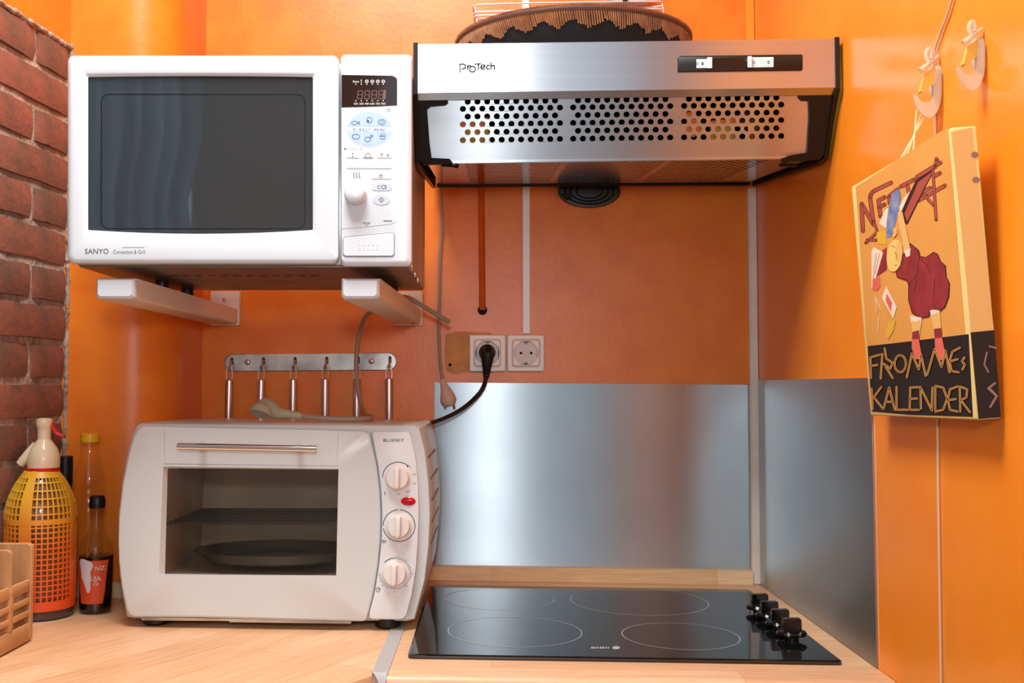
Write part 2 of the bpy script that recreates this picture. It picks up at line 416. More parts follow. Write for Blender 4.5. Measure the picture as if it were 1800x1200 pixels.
# plastered pier in the left corner with a rounded edge
PX0, PXS, PD, PRAD = -0.721, -0.552, 1.80, 0.085
pts = [(PX0 - .2, PD)] + [(PXS - PRAD + PRAD * math.sin(a), PD + PRAD - PRAD * math.cos(a)) for a in [PI / 2 * k / 10 for k in range(11)]] + [(PXS, DB), (PX0 - .2, DB)]
m = M(); m.loft([[(x, y, z) for x, y in pts] for z in (0, CEIL)]); struct('wall_pier', m, 'orange')

# left brick wall: runs towards the camera, turning 6 degrees outward
AX = math.radians(6.0); BD = V((-math.sin(AX), -math.cos(AX), 0)); BN = V((math.cos(AX), -math.sin(AX), 0))
B0 = V((PX0, PD, 0)); BLEN = 0.78; REC = 0.008
ztop = P(118, 84, PD).z
def onb(s, q, z): return B0 + BD * s - BN * q + V((0, 0, z))      # s along the wall, q behind the brick face
m = M(); m.loft([[onb(-.01, REC, z), onb(BLEN, REC, z), onb(BLEN, .12, z), onb(-.01, .12, z)] for z in (0, ztop + .002)]); wl = struct('wall_left', m, 'mortar', smooth_=False)
m = M(); m.loft([[onb(-.02, .004, z), onb(BLEN, .004, z), onb(BLEN, .12, z), onb(-.02, .12, z)] for z in (ztop - .004, CEIL)]); struct('wall_upper', m, 'orange')
PITCHB, JB = 0.0637, 0.0108
def brick_mesh(length, seed):
    rnd = random.Random(seed); mm = M(); hz = (PITCHB - JB) / 2; nx = 7; loops = []
    cs = [(0, -hz), (0, -hz * .35), (0, hz * .35), (0, hz), (1, hz), (1, -hz)]
    for i in range(nx):
        s_ = length * i / (nx - 1); lp = []
        for dpt, z in cs:
            j = lambda k: rnd.uniform(-k, k)
            e = .0035 if (i in (0, nx - 1)) and dpt == 0 else 0
            if dpt == 0 and abs(z) == hz: lp.append((s_ + (j(.002) if i in (0, nx - 1) else 0), .0025 + e + j(.001), z * .975 + j(.0011)))
            else: lp.append((s_ + (j(.002) if i in (0, nx - 1) else 0), (j(.0007) + e) if dpt == 0 else .02, z))
        loops.append(lp)
    mm.loft(loops); o = mm.build('brick', 'brick', angle=50); me = o.data; bpy.data.objects.remove(o); return me
BM = {('s', k): brick_mesh(.2095, 10 + k) for k in range(3)}; BM.update({('h', k): brick_mesh(.102, 20 + k) for k in range(3)})
rb = random.Random(3)
rotb = Matrix((( BD.x, -BN.x, 0), (BD.y, -BN.y, 0), (0, 0, 1))).to_4x4()
def put_brick(kind, s, z):
    o = bpy.data.objects.new('brick', BM[(kind, rb.randrange(3))]); COL.objects.link(o)
    o.parent = wl; o.matrix_local = Matrix.Translation(onb(s, rb.uniform(-.0015, .002), z)) @ rotb @ Matrix.Rotation(rb.uniform(-.008, .008), 4, 'Y')
for k in range(16):
    z = ztop - PITCHB * (k + .5)
    if z < .86: break
    s = .002; kinds = (['h'] if k % 2 == 0 else []) + ['s'] * 5
    for kd in kinds:
        ln = .2095 if kd == 's' else .102
        if s + ln > BLEN - .2: break
        put_brick(kd, s, z); s += ln + JB

re_ = random.Random(9)
def bead(name, path, r0, r1):
    mm = M(); q = dense(path, .006); q = [p + V((re_.uniform(-.0012, .0012), re_.uniform(-.001, .001), re_.uniform(-.0015, .0015))) for p in q]
    mm.tube(q, [re_.uniform(r0, r1) for _ in q], 7); mm.build(name, 'mortar', wl)
bead('mortar_edge', [onb(-.002, .002, .935), onb(-.001, .002, ztop)], .0032, .0062)
bead('mortar_edge', [onb(0, .003, ztop), onb(.55, .003, ztop)], .0028, .0055)

# worktop upstand (light wood) along the back wall and round the pier
z1 = 0.0255
def upstand(name, x0, x1, y0, y1, lab=None):
    mm = M(); mm.loft([[(x0, y0, zc(x0) - .002), (x1, y0, zc(x1) - .002), (x1, y1, zc(x1) - .002), (x0, y1, zc(x0) - .002)],
                       [(x0, y0, zc(x0) + z1), (x1, y0, zc(x1) + z1), (x1, y1, zc(x1) + z1), (x0, y1, zc(x0) + z1)]])
    return struct(name, mm, 'wood_led')
upstand('trim_1', PXS, XR - .016, DB - .02, DB)
upstand('trim_2', PX0 + .002, PXS - .02, PD - .012, PD)
# corner conduit: white below the hood, painted over above it
zb = P(1328, 1036, 2.0).z
def cstrip(name, m_, za, zb_):
    mm = M(); c = [(XR - .0155, DB - .012), (XR - .012, DB - .0155), (XR - .001, DB - .0155), (XR, DB - .012), (XR, DB), (XR - .0155, DB)]
    mm.loft([[(x, y, z) for x, y in c] for z in (za, zb_)]); return struct(name, mm, m_)
zh = EYE + .385
cstrip('trim_3', 'strip', zc(XR) + .001, zh); cstrip('trim_4', 'strip_o', zh, CEIL)
# painted-in old pipe with a broken end, old ochre patch, both part of the back wall
m = M(); a = P(846, 320, DB); b = P(848, 545, DB)
path = [V((a.x, DB - .001, a.z + .2)), V((a.x, DB - .001, a.z)), V((b.x, DB - .001, b.z))]
m.tube(path, .0085, 12, flat=.75, flatdir=(1, 0, 0)); m.build('painted_pipe', 'red_paint', wall_back)
m = M(); m.lathe((b.x, DB + .0005, b.z), [(.0092, 0), (.0092, .004), (.006, .0045), (.0055, .002)], 14, (0, -1, 0)); m.build('pipe_stub', 'dark', wall_back)
f = lambda x, y: P(x, y, DB - .0006)
m = M(); m.poly([(783, 588), (800, 582), (862, 584), (866, 590), (866, 656), (822, 654), (800, 658), (784, 652), (781, 620)], f); m.build('paint_patch', 'ochre', wall_back)
m = M(); m.lathe(P(791, 641, DB - .0005), [(.0035, 0), (.0025, .0006)], 10, (0, -1, 0)); m.build('screw_hole', 'dark', wall_back)

# ================================================================== WORKTOPS
JX = -0.131
def slab(x0, x1, y0, y1, th=.038, rad=.012):
    """worktop with a rounded front edge, following the slope"""
    mm = M(); prof = [(y1, 0), (y0 + rad, 0)] + [(y0 + rad - rad * math.sin(a), -rad + rad * math.cos(a)) for a in [PI / 2 * k / 6 for k in range(1, 7)]] + [(y0, -th + .004), (y0 + .004, -th), (y1, -th)]
    mm.loft([[(x, y, zc(x) + z) for y, z in prof] for x in (x0, x1)]); return mm
o = slab(JX, XR - .001, 1.332, DB - .001).build('worktop', 'wood_x'); tag(o, 'beech worktop section with rounded front edge, holding the black hob', 'worktop')
m = M(); x0, x1 = -.95, JX - .0015; th = .038
out = [(x0, DB - .002), (x1, DB - .002), (x1, 1.343), (x1 - .016, 1.3405), (x1 - .10, 1.22), (x1 - .13, 1.195), (x0, 1.185)]
inn = [(x0, DB - .002), (x1, DB - .002), (x1, 1.350), (x1 - .018, 1.3475), (x1 - .106, 1.228), (x1 - .134, 1.206), (x0, 1.197)]
lo = lambda pp, h: [(x, y, zc(x) + h) for x, y in pp]
# keep clear of the pier and the brick: cut the slab along their faces
def clip(pp): return [(max(x, PX0 - .06 if y > 1.7 else -.80), y) for x, y in pp]
def left_shape(pp): 
    body = pp[1:6]
    return [(PXS + .001, DB - .002)] + body + [(onb(.62, -.004, 0).x, pp[6][1]), (onb(.005, -.004, 0).x, PD - .013), (PXS + .001, PD - .013)]
m.loft([lo(left_shape(out), -th), lo(left_shape(out), -.009), lo([(a * .7 + b * .3, c * .7 + d * .3) for (a, c), (b, d) in zip(left_shape(out), left_shape(inn))], -.003), lo(left_shape(inn), 0)])
o = m.build('worktop', 'wood'); tag(o, 'beech worktop section under the white mini oven, soda siphon and bottles', 'worktop')
# carcasses under the worktops, below the frame
m = M(); m.box((-.74, 1.42, .09), (JX - .01, 1.78, .855)); m.box((-.72, 1.46, 0), (JX - .03, 1.78, .09)); o = m.build('base_cabinet', 'white_wall'); tag(o, 'plain base cabinet carrying the worktop under the mini oven', 'cabinet')
m = M(); m.box((JX + .01, 1.42, .09), (XR - .004, 1.98, .845)); m.box((JX + .03, 1.46, 0), (XR - .02, 1.98, .09)); o = m.build('base_cabinet', 'white_wall'); tag(o, 'plain base cabinet carrying the worktop under the hob', 'cabinet')
# aluminium joint strip with its front end curling down
t = thing('joint_strip', 'flat aluminium joint strip between the worktops, front end curled down', 'strip', (JX - .008, 1.6, zc(JX)))
m = M(); xs0, xs1 = JX - .019, JX + .001
def sl(y, h, e=0): return [(xs0 - e, y, zc(xs0) + h + .0004), (xs1, y, zc(xs1) + h + .0004), (xs1, y, zc(xs1) + h + .0016), (xs0 - e, y, zc(xs0) + h + .0016)]
m.loft([sl(1.975, 0), sl(1.3395, 0)]); m.build('strip', 'alu', t)
m = M(); loops = []
for k in range(7):
    a = k / 6; xx0 = xs0 + a * .013; h = .0016 - .022 * a * a - .003 * a
    loops.append([(xx0, 1.3390 - .006 * a, zc(xs0) + h), (xs1 - .0002 - .004 * a, 1.3390 - .006 * a, zc(xs1) + h - .012 * a), (xs1 - .0002 - .004 * a, 1.3378 - .006 * a, zc(xs1) + h + .0014 - .012 * a), (xx0, 1.3378 - .006 * a, zc(xs0) + h + .0014)])
m.loft(loops); m.build('curled_end', 'alu', t)

# ================================================================== STEEL SPLASHBACKS
f = lambda x, y: P(x, y, DB - .0022)
m = M(); m.prism([f(764, 672), f(1321, 676), f(1321, 1001), f(762, 1000)], (0, .0018, 0)); o = m.build('splashback', 'steel_wall'); tag(o, 'brushed steel splashback sheet on the back wall behind the hob', 'splashback')
y1_ = 1.405; zA = P(1336, 668, 2.0).z; zB = RW(1530, 664).z
m = M(); xq = XR - .0022
m.prism([(xq, DB - .02, zA), (xq, y1_, zB), (xq, y1_ - .004, zc(XR) + .001), (xq, DB - .02, zc(XR) + .001)], (.0018, 0, 0)); o = m.build('splashback', 'steel_wall'); tag(o, 'dull scratched steel splashback sheet on the right wall beside the hob knobs', 'splashback')

# ================================================================== HOB
c4 = [C(760, 1023, .005), C(1326, 1041, .005), C(1486, 1167, .005), C(714, 1147, .005)]
hx0, hx1 = (c4[0].x + c4[3].x) / 2, (c4[1].x + c4[2].x) / 2; hx1 = min(hx1, XR - .012); hy1 = min(DB - .022, (c4[0].y + c4[1].y) / 2); hy0 = (c4[2].y + c4[3].y) / 2
t = thing('hob', 'black ceramic glass hob with four cooking zones and four knobs', 'hob', ((hx0 + hx1) / 2, (hy0 + hy1) / 2, zc(.17)))
def hl(i, h): return [(x, y, zc(x) + h) for x, y in rr(hx0 + i, hy0 + i, hx1 - i, hy1 - i, .008, 4)]
m = M(); m.loft([hl(.004, .0008), hl(.0, .0015), hl(.0, .0045), hl(.003, .006)]); m.build('glass_top', 'hob', t, angle=10)
fh = lambda x, y, h=.0063: V((x, y, zc(x) + h))
def ring(px, py, rx_px):
    c = C(px, py, .006); r = rx_px / F * c.y * 1.0; return c, r
for px, py, rx in ((905, 1109, 116), (878, 1052, 95), (1123, 1056, 119), (1196, 1117, 101)):
    c, r = ring(px, py, rx); mm = M(); n = 64
    mm.add([fh(c.x + (r + e) * math.cos(2 * PI * k / n), c.y + (r + e) * math.sin(2 * PI * k / n)) for e in (-.0007, .0007) for k in range(n)], [(k, (k + 1) % n, n + (k + 1) % n, n + k) for k in range(n)])
    mm.build('zone_ring', 'hobring', t)
m = M(); cf = lambda x, y: C(x, y, .0064)
m.poly(ell(1083, 1138, 7, 3, 12), cf)
for k, wd in enumerate((5, 4, 4, 5, 4, 4, 3)): m.stroke([(1039 + k * 5, 1138), (1039 + k * 5 + wd - 1, 1138)], 3, cf)
m.build('logo_print', 'hoblogo', t)
for px, py in ((1371, 1116), (1353, 1099), (1338, 1084), (1325, 1070)):
    c = C(px, py, .012); c.x = .428; zz = zc(c.x)
    mm = M(); mm.lathe((c.x, c.y, zz), [(.010, .0062), (.010, .010), (.0155, .0115), (.0205, .013), (.0215, .0155), (.0195, .0185), (.014, .020)], 28); k_ = mm.build('control_knob', 'black_g', t)
    mm = M(); prof = [(-.0135, .018), (.0135, .018), (.0130, .034), (.0115, .0365), (-.0115, .0365), (-.0130, .034)]
    ca, sa = math.cos(.05), math.sin(.05)
    mm.loft([[(c.x + u * ca - v_ * sa, c.y + u * sa + v_ * ca, zz + h) for u, h in prof] for v_ in (-.0048, -.003, .003, .0048)]); mm.build('grip', 'black_g', k_, angle=50)
    mm = M()
    for dx in (-.009, .008): mm.lathe((c.x + dx, c.y - .0165, zz + .0185), [(.0011, 0), (.0011, .0006)], 8)
    mm.build('marker_dots', 'print_w', k_)
#@@OBJECTS

# ================================================================== COOKER HOOD
def hd(x, yl, d):            # yl = picture row at the hood's left end; the hood hangs rising to the right
    return P(x, yl - .0133 * (x - 727), d)
zUB = EYE + .387
t = thing('cooker_hood', 'brushed steel cooker hood with slide switches and black side panels', 'cooker hood', (.186, 1.75, EYE + .42))
XL_, XR_ = 727, 1467
def sect(px, off=0):         # front fascia section
    s = (px - 727)
    A = hd(px, 78, 1.50); B = hd(px, 163.5, 1.50); Cc = hd(px + (2 if px < 900 else -3), 176.5, 1.512)
    X = A.x
    return [V((X, 1.50, A.z)), V((X, 1.50, B.z)), V((X, 1.512, Cc.z)), V((X, 1.526, Cc.z)), V((X, 1.526, A.z - .004)), V((X, 1.99, A.z - .004)), V((X, 1.99, A.z)), V((X, 1.503, A.z + .001))]
m = M(); m.loft([sect(XL_), sect(XR_)]); fas = m.build('front_fascia', 'steel', t, angle=20)
# perforated plate, raised holes cut through, leaning back at the bottom
def dpl(y): return 1.514 + (y - 170) / 115 * .046
_a, _b, _c = hd(738, 171, dpl(171)), hd(1455, 171, dpl(171)), hd(738, 285, dpl(285)); _n = (_b - _a).cross(_c - _a).normalized()
def fp(x, y): return PL(x, y - .0133 * (x - 727), _a, _n)
holes = []
for g0 in (813.7, 1007.5, 1202.5):
    for r_, y in enumerate((180, 192.3, 206, 219.6, 233.5, 247.4)):
        odd = r_ % 2 == 0; n = 10 if odd else 11
        for k in range(n): holes.append(ell(g0 + (8.5 if odd else 0) + 17.05 * k, y, 5.5, 5.3, 14))
outer = [(738, 171), (1455, 171), (1437, 285), (745, 285)]
vs2, fs2 = holed(outer, holes)
m = M(); m.add([fp(x, y) for x, y in vs2], fs2); pp = m.build('perforated_plate', 'steel', t, smooth_=False)
sol = pp.modifiers.new('thickness', 'SOLIDIFY'); sol.thickness = .0012; sol.offset = 0
m = M(); m.tube([fp(745, 286), fp(1437, 286)], .0025, 8); m.build('plate_lip', 'steel', t)
# underside: polished perforated sheet rising to the back wall
UL, UR = fp(742, 287), fp(1440, 287)
def fu(u, v):                # u 0..1 across, v 0..1 front to back
    a = UL.lerp(UR, u); zb_ = zUB + (u - .5) * .004
    return V((a.x, a.y + v * (1.985 - a.y), a.z + .001 + v * (zb_ - a.z)))
holes = []; W_ = UR.x - UL.x; D_ = 1.985 - UL.y; sx = .0139
for g in range(3):
    for r_ in range(30):
        v = (.012 + r_ * .0120) / D_
        if v > .88: break
        for k in range(11 - (r_ % 2)):
            u = (.066 + g * .157 + (k + (r_ % 2) * .5) * sx) / W_
            holes.append([(u + .0042 / W_ * math.cos(2 * PI * q / 8), v + .0042 / D_ * math.sin(2 * PI * q / 8)) for q in range(8)])
vs2, fs2 = holed([(.012, 0), (.988, 0), (.988, 1), (.012, 1)], holes)
m = M(); m.add([fu(a, b) for a, b in vs2], fs2); m.build('underside_plate', 'steel_pol', t, smooth_=False)
m = M(); q = [fu(a, b) + V((0, 0, .006)) for a, b in ((.012, .01), (.988, .01), (.988, .985), (.012, .985))]; m.loft([q, [p + V((0, 0, .004)) for p in q]]); m.build('blackout_sheet', 'dark', t)  # added dark sheet, blocks light and view so the holes read dark
m = M(); m.tube([fu(.0, .995), fu(1, .995)], .004, 8); m.build('rear_bar', 'black', t)
m = M(); zt = hd(1000, 78, 1.5).z - .006
m.box((UL.x + .004, 1.975, EYE + .386), (UR.x - .004, 1.988, zt + .003)); m.build('rear_panel', 'dark', t)
for sgn, px in ((-1, XL_), (1, XR_)):
    A = hd(px, 77, 1.499); B = hd(px, 166, 1.499); x = A.x; U = fp(px, 287)
    prof = [(1.498, A.z + .0015), (1.498, B.z), (1.512, B.z - .012), (U.y - .006, U.z - .001), (U.y + .03, U.z - .004), (1.988, zUB - .004 + sgn * .002), (1.988, A.z)]
    mm = M(); mm.loft([[(x + e, y, z) for y, z in prof] for e in (sgn * .0004, -sgn * .0062 if sgn < 0 else sgn * .0068)]); mm.build('side_panel', 'black', t, angle=20)
# black clips that hold the plate
def clip(pts, lab):
    mm = M(); q = [fp(x, y) - V((0, .005, 0)) for x, y in pts]; mm.prism(q, (0, .0045, 0)); mm.build('plate_clip', 'black', t, angle=20)
clip([(729, 175), (787, 177), (788, 183), (783, 187), (757, 189), (751, 194), (755, 250), (759, 279), (790, 281), (796, 287), (795, 290), (745, 291), (738, 280)], 0)
clip([(1463, 176), (1403, 177), (1401, 181), (1407, 187), (1420, 188), (1421, 220), (1417, 279), (1388, 283), (1373, 288), (1372, 292), (1378, 295), (1400, 293), (1440, 290), (1447, 282)], 0)
m = M(); m.tube([fp(776, 290), fp(802, 292)], .0028, 8); m.lathe(fp(802, 292), [(.001, -.004), (.004, -.002), (.004, .002), (.001, .004)], 10, (1, 0, 0)); m.build('latch', 'black_g', t)
m = M(); m.tube([fp(1370, 298), fp(1402, 300)], .0028, 8); m.build('latch', 'black_g', t)
# foam filling between hood and wall
m = M(); xf = hd(1467, 78, 1.5).x + .0072; A = hd(1467, 80, 1.5); B = hd(1467, 165, 1.5); U = fp(1467, 287)
prof = [(1.505, A.z - .004), (1.500, B.z), (U.y + .002, U.z + .002), (1.9, zUB), (1.95, zUB + .02), (1.9, A.z - .02)]
m.loft([[(xf, y, z) for y, z in prof], [(xf + .005, y + .004, z - .002) for y, z in prof]]); m.build('foam_strip', 'foam', t)
# what shows through the holes: added patches standing in for the orange wall behind
for pts, mt in (([(806, 212), (858, 206), (858, 224), (806, 226)], 'hoodfilter'), ([(806, 226), (858, 224), (864, 255), (806, 256)], 'glimpse_y'),
                ([(1204, 204), (1222, 198), (1238, 236), (1220, 246), (1203, 236), (1214, 222)], 'hoodfilter'), ([(1248, 218), (1294, 213), (1294, 226), (1248, 228)], 'hoodfilter'), ([(1250, 228), (1290, 226), (1296, 253), (1250, 256)], 'glimpse_y')):
    mm = M(); q = [fp(x, y) + V((0, .006, 0)) for x, y in pts]; mm.prism(q, (0, .004, 0)); mm.build('glimpse_patch', mt, t)
# logo
fl = lambda x, y: hd(x, y + .0, 1.4994)
m = M(); fy = lambda x, y: P(x, y, 1.4992)
for pts in ([(808.5, 126), (808.5, 112.5), (815, 112.5), (818, 114), (818.5, 117.5), (817, 120), (812, 121)], [(822, 122), (822, 115.5)], [(822, 118), (824, 115.8), (827.5, 115.3)],
            [(834, 112.5), (845, 112)], [(841, 112), (841, 121.5)], [(845, 118), (852, 117.6), (852.3, 115), (849, 113.8), (846, 115.3), (845, 118), (846.5, 121), (852, 121.3)],
            [(860.5, 115), (856.5, 115), (855, 118), (856.5, 121.3), (860.5, 121.2)], [(863, 121.5), (863, 110.5)], [(863, 116.5), (865.5, 115), (869, 115.2), (869.3, 121.5)]):
    m.strokes(pts, 2.3, fy)
m.stroke(ell(830.5, 121.5, 5.3, 4.9, 18), 2.3, fy, closed=True); m.build('logo_lettering', 'print_k', t)
# switch panel
def plate(pts, d0, d1, name, mt, par=t):
    mm = M(); mm.loft([[hd(x, y + .0133 * (1300 - 727), d) for x, y in q] for q, d in pts]); return mm.build(name, mt, par)
sw = plate([(rr(1191, 97, 1411, 125.5, 3, 3, slope=-.0133 + .0133), 1.5005), (rr(1191, 97, 1411, 125.5, 3, 3), 1.4985), (rr(1192.5, 98.5, 1409.5, 124, 2.5, 3), 1.4975)], 0, 0, 'switch_panel', 'black', t)
def sub(x0, y0, x1, y1, da, db_, name, mt, r=1):
    mm = M(); mm.loft([[hd(x, y + .0133 * (1300 - 727), d) for x, y in rr(x0 + i, y0 + i, x1 - i, y1 - i, r, 2)] for i, d in ((0, da), (0, db_ + .0005), (.6, db_))]); return mm.build(name, mt, sw)
sub(1252, 101.5, 1314, 119, 1.4978, 1.4972, 'slot', 'black_g')
sub(1224, 103, 1245, 119, 1.4978, 1.4970, 'switch_plate', 'swblue'); sub(1321, 101, 1360, 119, 1.4978, 1.4970, 'switch_plate', 'swblue')
sub(1243, 100, 1252, 119.5, 1.4978, 1.4935, 'slider', 'white'); sub(1314, 99, 1322, 119, 1.4978, 1.4935, 'slider', 'white')
m = M(); fz = lambda x, y: hd(x, y + .0133 * (1300 - 727), 1.4968)
for cx, cy in ((1226, 111), (1325, 110), (1351, 110), (1235, 111)): m.stroke(ell(cx, cy, 2.2, 2.2, 12), .7, fz, closed=True)
m.poly(ell(1235, 111, 1.2, 1.2, 8), fz); m.stroke([(1235, 107.5), (1235, 114.5)], .7, fz); m.stroke([(1351, 107.5), (1351, 112.5)], .7, fz); m.build('switch_symbols', 'print_k', sw)
# round slotted motor cover hanging under the back of the hood
vd = lambda k_, d, cx=1036, cy=336: [P(cx + 55 * k_ * math.cos(2 * PI * q / 36), cy + 29 * k_ * math.sin(2 * PI * q / 36), d) for q in range(36)]
m = M(); m.loft([vd(1, DB - .001), vd(1, 2.006), vd(.96, 2.002), vd(.3, 2.000)]); fc = m.build('motor_cover', 'black', t)
for r in (.42, .60, .78):
    mm = M(); q = vd(r, 2.0008); mm.tube(q + [q[0]], .0019, 6); mm.build('cover_rib', 'black_g', fc)
m = M(); m.prism([P(x, y, 1.9995) for x, y in ((985, 340), (1000, 338), (1006, 350), (994, 352))], (0, .004, 0)); m.build('cover_latch', 'black_g', fc)

# ================================================================== THINGS ON TOP OF THE HOOD
zt = hd(1009, 78, 1.5).z + .0018
bc = V(((1009 - CX) / F * 1.76, 1.765, zt + .0035))
R0 = 0.194
t = thing('woven_basket', 'shallow round black basket with a brown woven rim on the hood', 'basket', bc)
HB = .074
def bprof(s):                # s 0..1 from foot to rim
    return (.085 + (R0 - .085) * math.sin(s * PI / 2) ** .8, HB * (1 - math.cos(s * PI / 2)) ** .9)
def tilt(p): q = p - bc; return bc + V((q.x, q.y, q.z + q.y * .022 + q.x * .012))
n = 72; m = M(); loops = []
for k in range(13):
    r, h = bprof(k / 12); loops.append([tilt(bc + V((r * math.cos(2 * PI * q / n), r * math.sin(2 * PI * q / n), h))) for q in range(n)])
for k in range(12, -1, -1):
    r, h = bprof(k / 12); loops.append([tilt(bc + V(((r - .005) * math.cos(2 * PI * q / n), (r - .005) * math.sin(2 * PI * q / n), h + .005))) for q in range(n)])
m.loft(loops); m.build('bowl', 'tray', t)
m = M(); m.tube([tilt(bc + V((R0 * math.cos(a), R0 * math.sin(a), HB + .001))) for a in [2 * PI * k / 90 for k in range(91)]], .0048, 8, caps=False); m.build('rim', 'raffia_d', t)
rw = random.Random(5); m = M(); ns = 330
for k in range(ns):
    a = 2 * PI * k / ns; tri = abs(((k / 13.5) % 1) - .5) * 2; s0 = .74 + .12 * tri + rw.uniform(-.02, .02); path = []
    for q in range(5):
        s = 1.0 - (1.0 - s0) * q / 4; r, h = bprof(s); aa = a + .02 * q / 4
        path.append(tilt(bc + V(((r + .0016) * math.cos(aa), (r + .0016) * math.sin(aa), h - .0006))))
    path = [tilt(bc + V(((R0 - .006) * math.cos(a), (R0 - .006) * math.sin(a), HB + .006))), tilt(bc + V(((R0 + .004) * math.cos(a), (R0 + .004) * math.sin(a), HB + .0065)))] + path
    m.tube(path, .0015, 4)
o = m.build('raffia_stitching', 'raffia', t); o['kind'] = 'stuff'
# wire rack behind the basket, standing on the hood
t = thing('wire_rack', 'white wire rack standing on the hood behind the woven basket', 'rack', V((.13, 1.955, zt)))
yb = 1.972
top = P(832, 12, yb).z; xa = P(832, 12, yb).x; xb = P(1166, 8, yb).x
for dz in (0, -.014, -.021):
    m = M(); m.tube(smooth([(xa + (.004 if dz else 0), yb + .026, top + dz), (xa, yb - .004, top + dz), (xa + .012, yb - .012, top + dz + .001), (xb - .012, yb - .012, top + dz + .007), (xb, yb - .004, top + dz + .007), (xb - (.004 if dz else 0), yb + .026, top + dz + .007), (xa + (.004 if dz else 0), yb + .026, top + dz)], 2), .0019, 6); m.build('rail', 'wire', t)
for x, e in ((xa + .003, 0), (xb - .003, .006), (xa + .12, .002), (xb - .12, .005)):
    m = M(); m.tube([(x, yb - .005, top + e), (x + .004, yb - .004, top - .03), (x + .004, yb - .004, zt + .001)], .0017, 6); m.build('leg', 'wire', t)
# white tub on the hood, its bottom edge just inside the frame
t = thing('plastic_tub', 'white plastic tub with dark clip, on the wire rack at the frame top', 'tub', V((P(1103, 5, 1.979).x, 1.979, top + .0094)))
c = V((P(1103, 5, 1.979).x, 1.979, top + .0094))
m = M(); m.loft([[(c.x + x, c.y + y, c.z + h) for x, y in rr(-a, -.014 - e, a, .014 + e, .012, 4)] for a, e, h in ((.036, 0, 0), (.041, .003, .004), (.043, .004, .05), (.046, .005, .054), (.047, .005, .10))]); m.build('tub_body', 'white', t)
m = M(); m.box((c.x - .012, c.y - .0225, c.z - .004), (c.x - .002, c.y - .0185, c.z + .02), .0015); m.build('clip', 'black', t)

# ================================================================== CABLE DUCT AND SOCKETS
a = P(918.5, 587, DB); b = P(931.5, 587, DB)
m = M(); c8 = [(a.x, DB), (a.x, DB - .0075), (a.x + .0012, DB - .009), (b.x - .0012, DB - .009), (b.x, DB - .0075), (b.x, DB)]
m.loft([[(x, y, z) for x, y in c8] for z in (a.z + .001, CEIL - .002)]); o = m.build('cable_duct', 'duct'); tag(o, 'slim white plastic cable duct rising from the wall socket behind the hood', 'cable duct')
def fr(x, y, d): return P(x, y, d)
def socket(x0, y0, x1, y1, label, inner):
    cx, cy = (x0 + x1) / 2, (y0 + y1) / 2
    t = thing('wall_socket', label, 'socket', P(cx, cy, DB), 'wall sockets above the splashback')
    L = lambda i, d, r: [P(x, y, d) for x, y in rr(x0 + i, y0 + i, x1 - i, y1 - i, r, 3)]
    m = M(); m.loft([L(0, DB - .0005, 3), L(0, DB - .008, 3), L(1.5, DB - .0105, 3)]); m.build('cover_plate', 'beige', t)
    ix0, iy0, ix1, iy1 = inner; mx, my = (ix0 + ix1) / 2, (iy0 + iy1) / 2; rr_ = 21
    I = lambda i, d, r: [P(x, y, d) for x, y in rr(ix0 + i, iy0 + i, ix1 - i, iy1 - i, r, 5)]
    def circ(r, d):
        return [P(mx + r * math.cos(q), my + r * math.sin(q), d) for q in [-PI / 2 + PI / 2 * (k // 6) + PI / 2 * (k % 6) / 6 + PI / 24 - PI / 24 for k in range(24)]]
    m = M(); m.loft([I(0, DB - .010, 6), I(0, DB - .013, 6), I(3, DB - .0165, 5), I(5, DB - .0165, 5), circ(rr_, DB - .0165), circ(rr_ - .8, DB - .0113)], True, False); ins = m.build('insert', 'beige', t, angle=25)
    m = M(); m.face(circ(rr_ - .7, DB - .0112)); m.build('well', 'beige_d', ins, smooth_=False)
    m = M()
    for dx in (-9, 9): m.lathe(P(mx + dx, my, DB - .0112), [(.0026, 0), (.0026, .0003)], 12, (0, -1, 0))
    m.build('pin_holes', 'dark', ins)
    m = M()
    for s_ in (-1, 1):
        q = [P(mx + e, my + s_ * yy, DB - .0116) for e, yy in ((-3, rr_ - 1), (3, rr_ - 1), (3, rr_ - 5), (-3, rr_ - 5))]; m.prism(q, (0, .0004, 0))
    m.build('earth_clips', 'mwline', ins)
    return t, (mx, my)
socket(825, 588, 889, 653, 'beige wall socket holding the black plug', (832.5, 595.5, 881, 645))
socket(891.5, 588, 957, 653, 'empty beige wall socket under the white cable duct', (899.5, 595.5, 950, 645))
# black plug and cable of the mini oven
t = thing('power_cable', 'black power cable plugged into the wall socket, drooping behind the oven', 'cable', P(857, 622, DB - .02))
m = M(); c = P(856.5, 620, DB - .0092); m.lathe(c, [(.0150, .0003), (.0158, .004), (.0158, .016), (.0145, .020), (.009, .022)], 24, (0, -1, 0))
path = [P(857, 608, 1.992), P(857, 622, 1.984), P(856, 640, 1.984), P(855, 655, 1.990), P(854.5, 663, 1.993)]
m.tube(path, [.008, .013, .0095, .0065, .0055], 12, flat=.75, flatdir=(0, -1, 0)); pb = m.build('plug', 'black', t)
for k in range(4):
    mm = M(); q = P(855.2 - k * .25, 646 + 4.4 * k, 1.9885 + k * .0012); mm.lathe(q, [(.0072 - .0004 * k, -.0010), (.0072 - .0004 * k, .0010)], 12, (0, 0, 1)); mm.build('grip_rib', 'black_g', pb)
path = smooth([P(854.5, 660, 1.992), P(852, 676, 1.992), P(842, 693, 1.985), P(815, 718, 1.965), P(780, 736, 1.945), P(748, 746, 1.93), P(722, 752, 1.93), P(700, 775, 1.94)], 3)
m = M(); m.tube(path, .0040, 8); m.build('cable', 'black_g', t)
